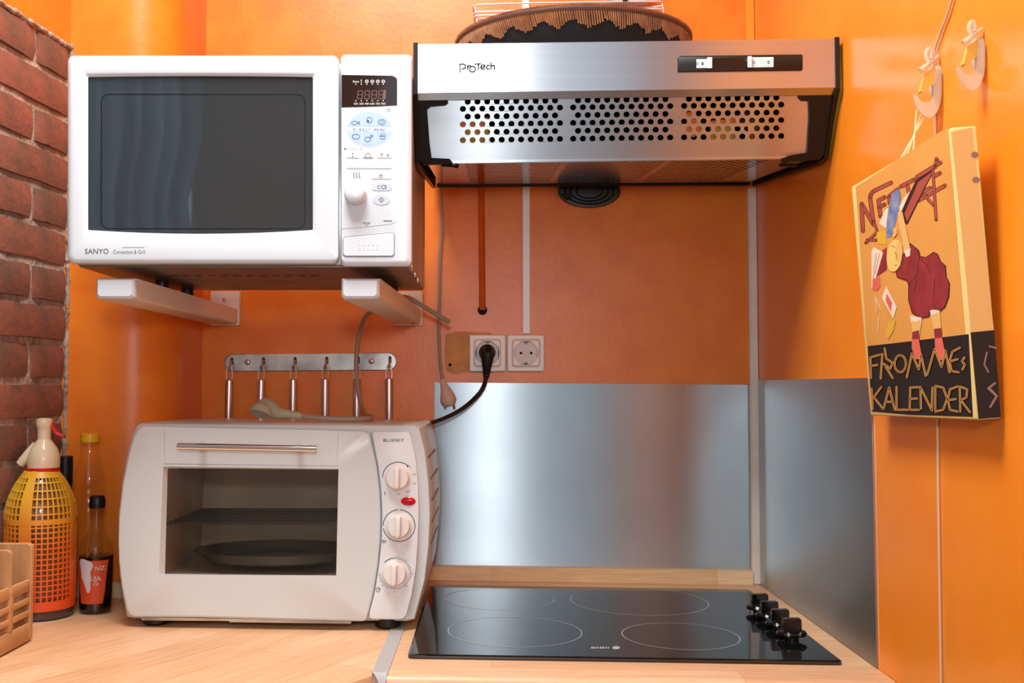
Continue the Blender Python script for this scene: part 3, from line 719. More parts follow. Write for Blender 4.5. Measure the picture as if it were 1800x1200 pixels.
# grey cable hanging down from the hood with an unplugged plug
t = thing('hanging_cable', 'grey cable hanging down the wall from the hood, ending in beige plug', 'cable', P(776, 500, 2.0))
path = smooth([P(774, 318, 2.008), P(776, 345, 2.010), P(777.5, 400, 2.011), P(773, 450, 2.012), P(773, 520, 2.011), P(771, 575, 2.010), P(773.5, 640, 2.006), P(778, 668, 2.002)], 3)
m = M(); m.tube(path, .0032, 8); m.build('cable', 'grey_cable', t)
m = M(); path = [P(778, 666, 2.002), P(779, 674, 2.001), P(783, 684, 1.999), P(786, 694, 1.998), P(788, 704, 1.998), P(790, 712, 1.998)]
m.tube(path, [.0045, .006, .009, .0135, .0155, .010], 12, flat=.8, flatdir=(0, -1, 0)); pl = m.build('plug', 'plug_pink', t)
for px in (781, 797):
    m = M(); m.tube([P(px, 710, 2.0), P(px + 1.5, 718, 2.0)], .0022, 8); m.build('pin', 'steel_pol', pl)

# ================================================================== WALL BRACKETS AND MICROWAVE
MD = 1.43
zmb = P(400, 467, MD).z                 # microwave underside
ztb = P(204, 489, 1.45).z               # bracket top
def bracket(label, c0, c1, wall0, wall1):
    xa0, xa1 = P(c0, 500, 1.45).x, P(c1, 500, 1.45).x; xb0, xb1 = P(wall0, 550, 2.005).x, P(wall1, 550, 2.005).x
    t = thing('wall_bracket', label, 'bracket', ((xb0 + xb1) / 2, DB, ztb - .03), 'brackets under the microwave')
    zb_ = P(204, 526, 1.45).z
    def sec(d, e=0, ez=0):
        k = (d - 1.45) / (2.005 - 1.45); x0 = xa0 + (xb0 - xa0) * k + e; x1 = xa1 + (xb1 - xa1) * k - e
        return [(x0, d, zb_ + ez + .003), (x0 + .003, d, zb_ + ez), (x1 - .003, d, zb_ + ez), (x1, d, zb_ + ez + .003), (x1, d, ztb - ez), (x0, d, ztb - ez)]
    m = M(); m.loft([sec(1.458), sec(2.004)]); m.build('arm', 'white2', t)
    m = M(); m.loft([sec(1.4578), sec(1.452), sec(1.447, .0012, .001), sec(1.444, .004, .004)]); m.build('end_cap', 'white', t)
    m = M(); m.box((xb0 - .003, 2.0045, zb_ - .002), (xb1 + .003, DB - .0005, ztb + .034), .002); pt = m.build('wall_plate', 'white2', t)
    m = M(); m.lathe(((xb0 + xb1) / 2, 2.0045, ztb + .018), [(.004, 0), (.004, .0012), (.002, .002)], 12, (0, -1, 0)); m.build('screw', 'screw', pt)
    m = M(); m.lathe((xb1 - .012, 1.96, zb_), [(.003, 0), (.003, .0006)], 10, (0, 0, -1)); m.build('screw_hole', 'dark', t)
    return t
bracket('white wall bracket arm under the door side of the microwave, beside the pier', 170, 239, 372, 418)
bracket('white wall bracket arm under the control side of the microwave, above the grey cable', 600, 668, 697, 740)

X0, X1 = P(119, 300, MD).x, P(726, 300, MD).x
t = thing('microwave', 'white combination microwave with dark glass door on two wall brackets', 'microwave', ((X0 + X1) / 2, 1.6, ztb))
fm = lambda d: (lambda x, y: P(x, y, d))
def lay(pts, d): return [P(x, y, d) for x, y in pts]
# metal case
zt_ = P(400, 103, MD).z; zb_ = zmb + .002
m = M(); m.box((X0 + .007, MD + .020, zb_), (X1 - .0068, 1.792, zt_), .003); case = m.build('case', 'mw_side', t)
m = M(); m.box((X0 + .010, MD + .022, zb_ - .0012), (X1 - .009, 1.788, zb_ - .0002)); m.build('base_plate', 'zinc', case)
for k in range(12):
    x = X0 + .10 + k * .019; m = M(); m.prism([(x, 1.56, zb_ - .0016), (x + .013, 1.552, zb_ - .0016), (x + .013, 1.556, zb_ - .0016), (x, 1.564, zb_ - .0016)], (0, 0, .0003)); m.build('base_slot', 'dark', case)
for k in range(18):
    z = P(757, 322 + k * 6.6, 1.772).z; m = M(); m.box((X1 - .0069, 1.770, z - .0018), (X1 - .0064, 1.780, z + .0018)); m.build('vent_slot', 'dark', case)
for px, py, d in ((736, 470, 1.50), (743, 483, 1.56), (750, 493, 1.62)):
    m = M(); m.lathe((X1 - .0068, d, P(px, py, d).z), [(.0042, 0), (.0042, .0012), (.002, .0022)], 12, (1, 0, 0)); m.build('screw', 'screw', case)
for px, d in ((205, 1.64), (634, 1.64), (330, 1.77), (660, 1.77)):
    k = (d - 1.45) / .555
    xc = (P(205, 500, 1.45).x + (P(395, 550, 2.005).x - P(205, 500, 1.45).x) * k) if px < 500 else (P(634, 500, 1.45).x + (P(718, 550, 2.005).x - P(634, 500, 1.45).x) * k)
    m = M(); m.lathe((xc, d, ztb + .0002), [(.010, 0), (.011, .002), (.010, zb_ - .0013 - ztb)], 16); m.build('foot', 'black', t)
# door: rounded slab with a recessed window
bow = lambda pts, amt, y0, y1: [(x, y + (amt * (1 - ((x - 352) / 200.0) ** 2) * (1 if y > (y0 + y1) / 2 else -.25))) for x, y in pts]
def outer(i, r, dx0=119, dx1=596.5, dy0=98, dy1=464): return rr(dx0 + i, dy0 + i, dx1 - (i if i < 2 else 2), dy1 - i, r, 5, 8)
win = lambda i: bow(rr(155 + i, 135.5 + i, 550 - i, 404 - i, 2, 5, 8), 7, 135, 404)
def lip(i): return bow(rr(147 + i, 128 + i, 556 - i, 414 - i, 5, 5, 8), 4, 128, 414)
m = M(); m.loft([lay(outer(1, 12), MD + .0195), lay(outer(0, 13), MD + .010), lay(outer(0, 13), MD + .006), lay(outer(2, 12), MD + .0025), lay(outer(6, 10), MD + .0005), lay(outer(10, 9), MD),
                 lay(lip(0), MD), lay(lip(2), MD + .0006), lay(win(0), MD + .0030), lay(win(0), MD + .006)], True, False); dr = m.build('door', 'white', t, angle=30)
m = M(); m.face(lay(win(-.5), MD + .0052)); m.build('door_glass', 'mwglass', dr, smooth_=False)
m = M(); m.stroke(rr(178, 166, 536, 402, 14, 5), 1.8, fm(MD + .0051), closed=True); m.build('seal_line', 'mwline', dr)
m = M(); m.text('SANYO', 149, 446, 9.6, fm(MD - .0002), width=42, bold=.012); m.text('Convection & Grill', 199, 446, 7.4, fm(MD - .0002), width=56); m.build('lettering', 'print_g', dr)
m = M(); m.stroke([(215, 434.5), (254, 434.5)], 1.2, fm(MD - .0002)); m.build('fine_print', 'print_l', dr)
# control panel
def pan(i, r): return rr(599 + min(i, 1.5), 96 + i, 725 - i, 469 - i, r, 5, 4)
m = M(); m.loft([lay(pan(1, 8), MD + .0195), lay(pan(0, 9), MD + .012), lay(pan(0, 9), MD + .008), lay(pan(2, 9), MD + .0035), lay(pan(6, 8), MD + .0010), lay(pan(11, 7), MD)]); cpn = m.build('control_panel', 'white', t, angle=30)
f1 = fm(MD - .0003); f2 = fm(MD - .0006)
m = M(); m.loft([lay([(600.5, 131.5), (690, 133), (697, 137), (698, 141), (698, 185), (660, 187), (600.5, 188.5)], d) for d in (MD, MD - .0004)]); m.build('display', 'disp', cpn)
m = M()
SEG = {'8': 'abcdefg', '0': 'abcdef', '1': 'bc'}
def digit(x, y, w_, h_):
    for a, b in (((0, 0), (1, 0)), ((1, 0), (1, .5)), ((1, .5), (1, 1)), ((0, 1), (1, 1)), ((0, .5), (0, 1)), ((0, 0), (0, .5)), ((0, .5), (1, .5))):
        q0 = (x + a[0] * w_ + (1 - a[1]) * 1.5, y + a[1] * h_); q1 = (x + b[0] * w_ + (1 - b[1]) * 1.5, y + b[1] * h_); m.stroke([q0, q1], 1.2, f2)
for x in (628, 640.5, 653, 665): digit(x, 159.5, 8, 14)
m.poly(ell(650, 163, .9, .9, 6), f2); m.poly(ell(649.5, 170, .9, .9, 6), f2); m.poly([(674, 158), (678.5, 158), (678, 174), (673.5, 174)], f2); o = m.build('display_digits', 'seg', cpn)
m = M()
for k in range(6):
    x = 625.5 + 9.65 * k
    for s_, y0 in ((1, 147.2), (-1, 177.5)): m.poly([(x - 1.4, y0), (x + 1.4, y0), (x, y0 + 2 * s_)], f2)
    if k == 0: m.text('Auto', x, 145, 4.2, f2, center=True)
    elif k == 1: m.poly(ell(x, 141, 1, 1.4, 8), f2); m.poly(ell(x, 144.4, .9, .9, 8), f2)
    else: m.stroke(ell(x, 143, 2.8, 2.6, 12), .8, f2, closed=True); m.stroke([(x - 1.6, 143), (x + 1.6, 143)], .8, f2)
    m.text(['100', '250', '440', '600', '750', '900'][k], x, 184, 3.8, f2, center=True)
m.build('display_symbols', 'print_w', cpn)
# big oval key pad with six keys
cx, cy, rx, ry = 649, 226, 41, 31
m = M(); m.poly(ell(cx, cy, rx + 1, ry + 1, 40), fm(MD - .00025)); m.build('key_oval', 'blue_l', cpn)
def halfkey(x0, x1, up):
    pts = []
    for k in range(9):
        x = x0 + (x1 - x0) * k / 8; u = max(-1, min(1, (x - cx) / (rx - 1.5))); y = (ry - 1.5) * math.sqrt(max(0, 1 - u * u)); y = max(y, 4.6); pts.append((x, cy - y if up else cy + y))
    e = cy - 4.2 if up else cy + 4.2
    return pts + [(x1, e), (x0, e)]
for x0, x1 in ((cx - rx + 2, 636), (637, 660), (661, cx + rx - 2)):
    for up in (True, False):
        m = M(); m.loft([lay(halfkey(x0, x1, up), d) for d in (MD - .0002, MD - .0005)]); m.build('menu_key', 'blue', cpn)
m = M(); fk = fm(MD - .0007)
st = lambda pts, wd=.9, cl=False: m.stroke(pts, wd, fk, closed=cl)
st(ell(623, 216, 5.2, 3, 14), .9, True); st([(628, 216), (632, 213.5), (632, 218.5), (628, 216)])
st(ell(649, 211, 4.4, 5, 14), .9, True); m.poly(ell(647, 212.5, 2.2, 1.8, 8), fk)
st(ell(671, 214.5, 6.4, 4.6, 14), .9, True); [m.poly(ell(671 + a, 214.5 + b, .9, .9, 6), fk) for a, b in ((-3, 0), (0, -2), (3, 0), (0, 2))]
st(ell(625.5, 240, 6.6, 4.2, 16), .9, True)
st(ell(646, 245, 5, 4.2, 14), .9, True); st([(649, 242), (653, 236.5), (655, 238), (651, 243.5)])
st([(667, 239), (678, 239), (676, 244), (669, 244)], .9, True); [st([(x, 237.5), (x + .8, 235.5), (x, 233.5)], .7) for x in (669.5, 672.5, 675.5)]
m.build('key_symbols', 'navy', cpn)
m = M()
for k, ch in enumerate('DIRECT MENU'):
    if ch != ' ':
        x = 623 + k * 5.2; m.text(ch, x, 229.6 - 2.0 * (1 - ((x - 649) / 30) ** 2) * -.4, 4.8, f2, center=True)
m.build('key_lettering', 'print_k', cpn)
m = M(); m.stroke(ell(683.5, 193.5, 2.6, 2.6, 12), .8, f1, closed=True); m.stroke([(683.5, 193.5), (683.5, 191.5)], .7, f1); m.build('clock_symbol', 'print_g', cpn)
m = M(); m.poly(ell(606.5, 261.3, 1.8, 1.5, 8), f1); [m.poly(ell(611 + 4.2 * k, 262, .8, .8, 6), f1) for k in range(5)]; m.stroke([(635, 259.5), (635, 264)], .8, f1); m.build('row_marks', 'print_g', cpn)
for (x0, y0, x1, y1) in ((609, 267, 632, 278), (636.5, 267, 657.5, 278), (663, 267, 689, 278), (609, 286, 689, 296.5), (653, 303, 688, 315)):
    m = M(); q = rr(x0, y0, x1, y1, 3, 3); m.loft([lay(q, MD), lay(q, MD - .0003), lay(rr(x0 + 1, y0 + 1, x1 - 1, y1 - 1, 2.4, 3), MD - .0006)]); k_ = m.build('button', 'white', cpn)
    m = M(); m.stroke([(x0 + 1.5, y1 - .2), (x1 - 1.5, y1 - .2)], .8, f1); m.stroke([(x0 + .3, y0 + 6), (x0 + .4, y1 - 2)], .7, f1); m.build('button_edge', 'print_l', k_)
m = M(); fs_ = fm(MD - .0008)
m.poly(ell(620, 269.8, 1.1, 1.6, 8), fs_); m.poly(ell(620, 274.8, 1.1, 1.6, 8), fs_)
m.stroke([(642, 276), (643, 271), (647, 268.5), (651, 271), (652, 276)], .9, fs_); m.stroke([(640.5, 276.5), (653.5, 276.5)], .8, fs_)
m.stroke([(669, 270), (673, 270), (671, 273.5)], .8, fs_, closed=True); m.stroke([(679.5, 274), (684, 274), (681.7, 270.3)], .8, fs_, closed=True)
m.stroke(ell(669.5, 309.5, 3, 2.6, 12), .9, fs_, closed=True); m.stroke([(666.5, 308), (672.5, 308)], .8, fs_)
m.build('button_symbols', 'print_g', cpn)
m = M(); [m.stroke([(622.5 + k * 4.8, 303), (621.3 + k * 4.8, 309), (623.5 + k * 4.8, 314)], 1.3, f1) for k in range(3)]; m.stroke([(617, 322.5), (622, 321), (629, 321), (633, 324)], .8, f1); m.build('dial_symbols', 'print_g', cpn)
kc = P(625.5, 342, MD)
m = M(); m.lathe(kc, [(.0150, 0), (.0148, .006), (.0142, .013), (.0125, .0165), (.0085, .0185), (.003, .019)], 28, (0, -1, 0)); m.build('dial_knob', 'white', cpn)
m = M(); q = rr(653, 322, 689, 334.5, 6, 5); m.loft([lay(q, MD), lay(q, MD - .0006)]); k1 = m.build('cancel_key', 'bluegrey', cpn)
m = M(); q = ell(670.5, 351, 15, 9, 24); m.loft([lay(q, MD), lay(q, MD - .0006)]); k2 = m.build('start_key', 'bluegrey', cpn)
m = M(); m.text('C', 663, 332, 7, f2 if False else fm(MD - .0008)); m.stroke(ell(674, 328.4, 3.6, 3.4, 14), 1, fm(MD - .0008), closed=True); m.stroke([(678.3, 324.5), (678.3, 332)], 1, fm(MD - .0008)); m.build('key_print', 'print_g', k1)
m = M(); m.stroke([(670.5, 346.5), (675, 351), (670.5, 355.5), (666, 351)], 1, fm(MD - .0008), closed=True); m.stroke([(670.5, 348), (670.5, 354)], .9, fm(MD - .0008)); m.build('key_print', 'print_g', k2)
m = M(); m.stroke([(638.5, 391.5), (651, 391.5), (644.5, 396)], .9, f1, closed=True); m.stroke([(674, 388), (689, 388)], 1.6, f1); m.build('panel_print', 'print_g', cpn)
m = M(); m.stroke([(599.5, 402), (640, 399), (690, 393), (697, 388)], .8, f1); m.build('panel_crease', 'print_l', cpn)
rb_ = [(603, 420), (606, 417), (688, 409.3), (692, 411), (693, 414), (693, 447), (690, 450), (606, 450), (603, 447)]
mid = [(648 + (x - 648) * .975, 430 + (y - 430) * .95) for x, y in rb_]
m = M(); m.loft([lay(rb_, MD + .0002), lay(rb_, MD - .0004), lay(mid, MD - .0015)]); rbt = m.build('release_button', 'white', cpn, angle=20)
m = M(); m.stroke(rb_, 1.5, fm(MD - .0006), closed=True); m.build('button_gap', 'print_g', rbt)
for r_ in range(2):
    for k in range(5):
        m = M(); m.lathe(P(632.5 + 7.6 * k, 430 + 7.5 * r_, MD - .0015), [(.0010, 0), (.0008, .0005)], 8, (0, -1, 0)); m.build('grip_dot', 'white', rbt)

# microwave cable: from behind the bracket down to its loose plug on the oven top
t = thing('microwave_cable', 'thick grey cable with angled plug lying on the mini oven', 'cable', P(480, 738, 1.72))
ozt = P(480, 737.5, 1.72).z
path = smooth([P(790, 566, 1.90), P(765, 551, 1.89), P(735, 533, 1.87), P(712, 519, 1.86), P(690, 528, 1.915), P(662, 545, 1.93), P(642, 552, 1.93), P(630, 590, 1.94), P(625.5, 630, 1.945), P(627, 670, 1.945), P(632, 700, 1.93),
               P(638, 722, 1.89), P(645, 731, 1.80), P(656, 733, 1.72), P(650, 735.5, 1.66), P(610, 736.5, 1.645), P(565, 735.5, 1.645), P(530, 731, 1.65), P(515, 729, 1.65)], 3)
m = M(); m.tube(path, .0042, 8); m.build('cable', 'grey_cable', t)
m = M(); m.tube([P(530, 731, 1.65), P(508, 728, 1.65), P(494, 727, 1.65), P(486, 724, 1.655), P(474, 718, 1.66), P(462, 715, 1.665), P(454, 717, 1.665)], [.0058, .0066, .0080, .0110, .0150, .0150, .009], 14, flat=.8, flatdir=(0, 1, 0)); pl = m.build('plug', 'plug_grey', t)
m = M(); c = P(460, 721, 1.652); ax = V((-.20, -.42, -.88)).normalized(); m.lathe(c, [(.010, -.009), (.0160, -.004), (.0176, .002), (.0176, .006), (.0160, .0075), (.0148, .0068), (.012, .0066)], 24, ax); m.build('plug_face', 'plug_grey', pl)
for k in range(4):
    m = M(); q = P(490 + k * 7, 727 + k * .9, 1.651); m.lathe(q, [(.0078 - .0005 * k, -.0012), (.0078 - .0005 * k, .0012)], 12, (1, 0, -.15)); m.build('grip_rib', 'plug_grey', pl)

# ================================================================== UTENSIL RAIL
t = thing('hook_rail', 'worn chrome hook rail screwed to the wall above the mini oven', 'rail', P(546, 637, DB))
sl_ = -.0085
def rl(i, d): return [P(x, y, d) for x, y in rr(395 + i, 622 + i, 697 - i, 653 - i, 15 - i, 8, 1, sl_)]
m = M(); m.loft([rl(0, DB - .0005), rl(0, DB - .003), rl(1.2, DB - .0042)]); m.build('plate', 'chrome_worn', t, angle=20)
for px in (435, 653):
    c = P(px, 636 + sl_ * (px - 395) + .5, DB - .0042); m = M(); m.lathe(c, [(.0058, 0), (.0058, .0006), (.004, .0025), (.002, .003)], 14, (0, -1, 0)); sc_ = m.build('screw', 'screw', t)
    m = M(); m.lathe(c + V((0, -.003, 0)), [(.0014, 0), (.0014, .0003)], 8, (0, -1, 0)); m.build('screw_socket', 'dark', sc_)
hx = (404, 460, 516, 572, 628, 684)
HZ = []
for px in hx:
    y = 641 + sl_ * (px - 395); c = P(px, y, 2.0); x = c.x
    m = M(); pth = [(x, DB - .004, c.z + .008), (x, DB - .014, c.z + .004), (x, DB - .019, c.z - .002), (x, DB - .020, c.z - .008), (x, DB - .023, c.z - .009), (x, DB - .026, c.z - .003)]
    m.tube(smooth(pth, 1), .0020, 8); hk = m.build('hook', 'chrome_worn', t)
    m = M(); m.prism([(x - .003, DB - .0044, c.z + .001), (x + .003, DB - .0044, c.z + .001), (x + .003, DB - .0044, c.z + .012), (x, DB - .0044, c.z + .015), (x - .003, DB - .0044, c.z + .012)], (0, .0002, 0)); m.build('hook_slot', 'raffia_d', hk)
    HZ.append(V((x, DB - .0210, c.z - .0055)))
G = 'steel utensils on the hook rail'
names = ['steel-handled utensil on the hook nearest the pier', 'steel-handled utensil on the second hook from the pier, behind the grey plug', 'steel-handled utensil on the third hook from the pier',
         'steel-handled utensil on the fourth hook from the pier', 'steel-handled utensil behind the hanging grey microwave cable', 'steel-handled utensil on the hook nearest the wall sockets']
h0 = HZ[0]; t = thing('kitchen_utensil', names[0], 'utensil', h0, G)
m = M(); pth = [(h0.x - .0050, h0.y, h0.z - .024), (h0.x - .0058, h0.y, h0.z - .012), (h0.x - .0045, h0.y, h0.z - .002)] + [(h0.x + .0048 * math.cos(a), h0.y, h0.z - .002 + .0045 * math.sin(a)) for a in (2.4, 1.57, .74)] + [(h0.x + .0045, h0.y, h0.z - .002), (h0.x + .0058, h0.y, h0.z - .012), (h0.x + .0050, h0.y, h0.z - .024)]
m.tube(pth, .0011, 6); m.build('hanging_loop', 'chrome', t)
m = M(); m.lathe((h0.x, h0.y, h0.z), [(.0045, -.0225), (.0072, -.024), (.0074, -.027), (.0074, -.150), (.0070, -.154), (.003, -.156)], 16); m.build('handle', 'satin', t)
m = M(); m.tube([(h0.x, h0.y, h0.z - .155), (h0.x, h0.y, h0.z - .235)], .0028, 8); m.box((h0.x - .017, h0.y - .001, h0.z - .30), (h0.x + .017, h0.y + .001, h0.z - .232)); m.build('blade', 'steel_pol', t)
for k in range(1, 6):
    r = dup(t, HZ[k], names[k]); r.rotation_euler = (0, (.012, .006, 0, .004, -.004)[k - 1], 0)
t.rotation_euler = (0, .012, 0)

# ================================================================== MINI OVEN
OD = 1.57
o0 = V((P(480, 1000, OD).x, 1.75, zc(-.33)))
t = thing('mini_oven', 'cream mini oven with glass door and three white knobs on worktop', 'oven', o0)
def outl(pts): return pts
LEFT = [(241, 748), (233, 765), (226, 792), (216, 845), (209, 905), (208, 961), (211, 1010), (217, 1050), (224, 1083)]
# body: barrel outline, front rim and back
def ol(e=0, dx=0):
    Lp = [(x + e, y) for x, y in LEFT]; R = [(738 - e, 752), (748 - e, 790), (755 - e, 850), (757.5 - e, 905), (755 - e, 960), (748 - e, 1020), (730 - e, 1087)]
    top = [(250 + e, 743 + e)] ; tr = [(728 - e, 746 + e)]
    return Lp[::-1] + top + tr + R + [(716 - e, 1091 - e), (236 + e, 1086 - e)]
ca_, cb_ = (294, 822), (592, 1008)
def cav(d):  return [P(x, y, OD + .02) + V((0, d - OD - .02, 0)) for x, y in ((285, 815), (602, 817), (600, 1020), (276, 1018))]
o_back = [P(x, y, OD + .018) + V((0, 1.885 - OD - .018, 0)) for x, y in ol(6)]; o_b2 = [P(x, y, OD + .018) + V((0, 1.875 - OD - .018, 0)) for x, y in ol(0)]
o_fr = [P(x, y, OD + .018) for x, y in ol(0)]; o_f2 = [P(x, y, OD + .0145) for x, y in ol(2.5)]
# front rim with a square opening: quads between the outline and the opening, then the cavity
m = M(); m.loft([o_back, o_b2, o_fr, o_f2], True, False)
n_ = len(o_f2)
sq = [P(x, y, OD + .0145) for x, y in ((276, 1018), (285, 815), (602, 817), (600, 1020))]
def near(p): return min(range(4), key=lambda i: (sq[i] - p).length)
vs_ = list(o_f2) + sq; fs_ = []; idx = [near(p) for p in o_f2]
for k in range(n_):
    a, b = idx[k], idx[(k + 1) % n_]
    fs_.append((k, (k + 1) % n_, n_ + b) if a == b else (k, (k + 1) % n_, n_ + b, n_ + a))
m.add(vs_, fs_); body = m.build('body', 'cream', t, angle=30)
m = M(); cb0 = [P(x, y, OD + .0145) for x, y in ((276, 1018), (285, 815), (602, 817), (600, 1020))]; cb1 = [p + V((0, .235, 0)) for p in cb0]
m.loft([cb0, cb1], False, True); m.build('cavity', 'ovenin', body, smooth_=False)
zr = P(440, 925, OD).z
for k in range(9):
    y = OD + .035 + k * .024; mm = M(); mm.tube([(cb0[0].x + .004, y, zr), (cb0[3].x - .004, y, zr)], .0016, 6); mm.build('rack_wire', 'traym', body)
m = M(); c = V(((cb0[0].x + cb0[3].x) / 2 + .02, OD + .125, cb0[0].z + .012)); n = 40
m.loft([[(c.x + r * 1.22 * math.cos(2 * PI * q / n), c.y + r * .86 * math.sin(2 * PI * q / n), c.z + h) for q in range(n)] for r, h in ((.085, 0), (.095, .004), (.102, .016), (.108, .017), (.106, .0185), (.100, .0175), (.093, .006), (.084, .002))]); m.build('round_tray', 'traym', body)
m = M(); m.tube([(cb0[0].x + .006, OD + .10, cb0[1].z - .012), (cb0[3].x - .006, OD + .10, cb0[1].z - .012)], .003, 8); m.build('heating_rod', 'black', body)
# slots in the side wall of the body
for r_ in range(5):
    for k in range(4):
        y0 = OD + .045 + k * .055; zz = P(750, 800 + r_ * 36, 1.7).z
        def sx_(z):
            py = CY - (0) ; 
            best = None
            R = [(738, 752), (748, 790), (755, 850), (757.5, 905), (755, 960), (748, 1020), (730, 1087)]
            q = [P(x, y, OD + .018) for x, y in R]
            for a, b in zip(q, q[1:]):
                if b.z <= z <= a.z: return a.x + (b.x - a.x) * (a.z - z) / (a.z - b.z)
            return q[3].x
        m = M(); m.prism([(sx_(zz) + .0004, y0, zz), (sx_(zz) + .0004, y0 + .04, zz), (sx_(zz + .004) + .0004, y0 + .04, zz + .004), (sx_(zz + .004) + .0004, y0, zz + .004)], (.0004, 0, 0)); m.build('side_slot', 'c_smear', body)
# door
def door(i):
    pts = [(241 + i, 756), (247 + i, 749.5 + i), (256, 748 + i), (400, 751.5 + i), (560, 755 + i), (641 - i, 757 + i), (650 - i, 761 + i), (655 - i, 785), (663 - i, 822), (668 - i, 865), (669.5 - i, 905), (668.5 - i, 950), (664 - i, 995), (657 - i, 1040), (648 - i, 1076), (644 - i, 1089 - i), (638 - i, 1091.5 - i),
           (500, 1089 - i), (350, 1085 - i), (236 + i, 1084 - i), (228 + i, 1081 - i), (222 + i, 1070), (214 + i, 1030), (209 + i, 985), (208 + i, 950), (209.5 + i, 905), (216 + i, 850), (226 + i, 800), (234 + i, 770)]
    return pts
dq = lambda pts, d: [P(x, y, d) for x, y in pts]
wq = [(279, 1010), (287, 819.5), (595, 824), (591, 1011)]
def wloop(ref, q):
    """loop round the window with as many points as the door outline"""
    out = []
    cx_, cy_ = 437, 917
    for x, y in ref:
        best = None
        for i in range(4):
            ax, ay = q[i]; bx, by = q[(i + 1) % 4]; dx, dy = x - cx_, y - cy_; ex, ey = bx - ax, by - ay
            den = dx * ey - dy * ex
            if abs(den) < 1e-9: continue
            s = ((ax - cx_) * ey - (ay - cy_) * ex) / den; u = ((ax - cx_) * dy - (ay - cy_) * dx) / den
            if s > 0 and -1e-6 <= u <= 1 + 1e-6 and (best is None or s < best): best = s
        out.append((cx_ + dx_ * 1, 0) if False else (cx_ + (x - cx_) * best, cy_ + (y - cy_) * best))
    # snap the nearest points to the corners
    for c in q:
        i = min(range(len(out)), key=lambda k: (out[k][0] - c[0]) ** 2 + (out[k][1] - c[1]) ** 2); out[i] = c
    return out
D0 = door(0)
wi = [(290, 1008), (295, 823), (596.5, 825.5), (592, 1011)]
m = M(); m.loft([dq(D0, OD + .013), dq(D0, OD + .003), dq(door(1.2), OD + .001), dq(door(3.5), OD), dq(wloop(D0, wq), OD), dq(wloop(D0, wi), OD + .012)], True and False, False); dr = m.build('door', 'cream', t, angle=25)
m = M(); q = dq([(284, 1011), (291, 819), (598, 823), (594, 1014)], OD + .0118); m.loft([q, [p + V((0, .0016, 0)) for p in q]]); m.build('door_glass', 'ovenglass', dr, smooth_=False)
m = M(); m.stroke([(289, 757), (289, 815), (592, 819), (594, 762)], .8, fm(OD - .0002)); m.build('panel_outline', 'print_l', dr)
m = M(); a, b = P(312, 784, OD - .028), P(557, 789, OD - .028); m.tube([a, a + (b - a) * .004, b - (b - a) * .004, b], [.0044, .0050, .0050, .0044], 14); hd_ = m.build('handle', 'chrome', dr)
for px, py in ((357, 785), (527, 788)):
    m = M(); p0 = P(px, py, OD - .028); p1 = P(px, py - 3, OD); m.tube([p0, p1], [.0042, .0052], 12); m.build('handle_post', 'chrome', dr)
m = M(); q = [(246, 1084), (618, 1091), (616, 1096), (402, 1093), (404, 1091), (250, 1090)]; m.prism([P(x, y, OD + .002) for x, y in q], (0, .012, 0)); m.build('crumb_tray_edge', 'chrome_worn', t)
# control panel
def cp_(i):
    return [(654 + i, 761), (658 + i, 757.5 + i), (714 - i, 757.5 + i), (721 - i, 760 + i), (726.5 - i, 782), (732 - i, 811), (735.5 - i, 855), (736.5 - i, 905), (735 - i, 950), (731.5 - i, 1000), (724 - i, 1045), (715 - i, 1080), (709 - i, 1087 - i), (700 - i, 1088.5 - i), (655 + i, 1088 - i), (649 + i, 1085 - i), (649.5 + i, 1075), (658 + i, 1043), (665.5 + i, 997), (670.5 + i, 950), (671.8 + i, 905), (670.2 + i, 865), (665 + i, 820), (658 + i, 785)]
m = M(); m.loft([dq(cp_(0), OD + .0143), dq(cp_(0), OD + .001), dq(cp_(.8), OD - .0005), dq(cp_(2.2), OD - .001)]); pn = m.build('control_panel', 'panelw', t, angle=25)
fo = fm(OD - .0013)
m = M(); m.text('BLUESKY', 674, 776, 5.4, fo, width=36, bold=.004); m.build('lettering', 'print_k', pn)
def kn(px, py, r_px):
    c = P(px, py, OD - .001); r = r_px / F * OD
    m = M(); m.lathe(c, [(r * 1.12, 0), (r * 1.12, .002), (r, .003), (r * .95, .011), (r * .88, .0125)], 32, (0, -1, 0)); k_ = m.build('dial_knob', 'knobw', pn, angle=30)
    m = M(); w_ = .0042; lp = lambda e, h: [(c.x + x + .0006 * z / r, c.y - h, c.z + z) for x, z in rr(-w_ + e, -r * .92 + e, w_ - e, r * .92 - e, .003, 4)]
    m.loft([lp(0, .0121), lp(0, .021), lp(.001, .0228), lp(.003, .0235)]); m.build('grip', 'knobw', k_)
    return c
for px, py in ((699.5, 839), (701.5, 923.5), (694.5, 1007)): kn(px, py, 20.5)
def arc(cx, cy, r, a0, a1, n=24): return [(cx + r * math.cos(math.radians(a0 + (a1 - a0) * k / n)), cy - r * math.sin(math.radians(a0 + (a1 - a0) * k / n))) for k in range(n + 1)]
m = M(); m.stroke(arc(699.5, 839, 27, 178, 48), 1.2, fo); m.poly([(719, 817), (717, 821.5), (714.5, 818.5)], fo)
m.stroke(arc(701.5, 923.5, 28, 88, -170, 40), 1.2, fo); m.stroke(arc(701.5, 923.5, 28, 94, 180), 1.2, fo)
m.stroke(arc(694.5, 1007, 26.5, 92, 135), 1.2, fo)
for k in range(40):
    a = math.radians(88 - 6.8 * k); m.stroke([(694.5 + 25.5 * math.cos(a), 1007 - 25.5 * math.sin(a)), (694.5 + (28.5 if k % 5 else 29.5) * math.cos(a), 1007 - (28.5 if k % 5 else 29.5) * math.sin(a))], .8, fo)
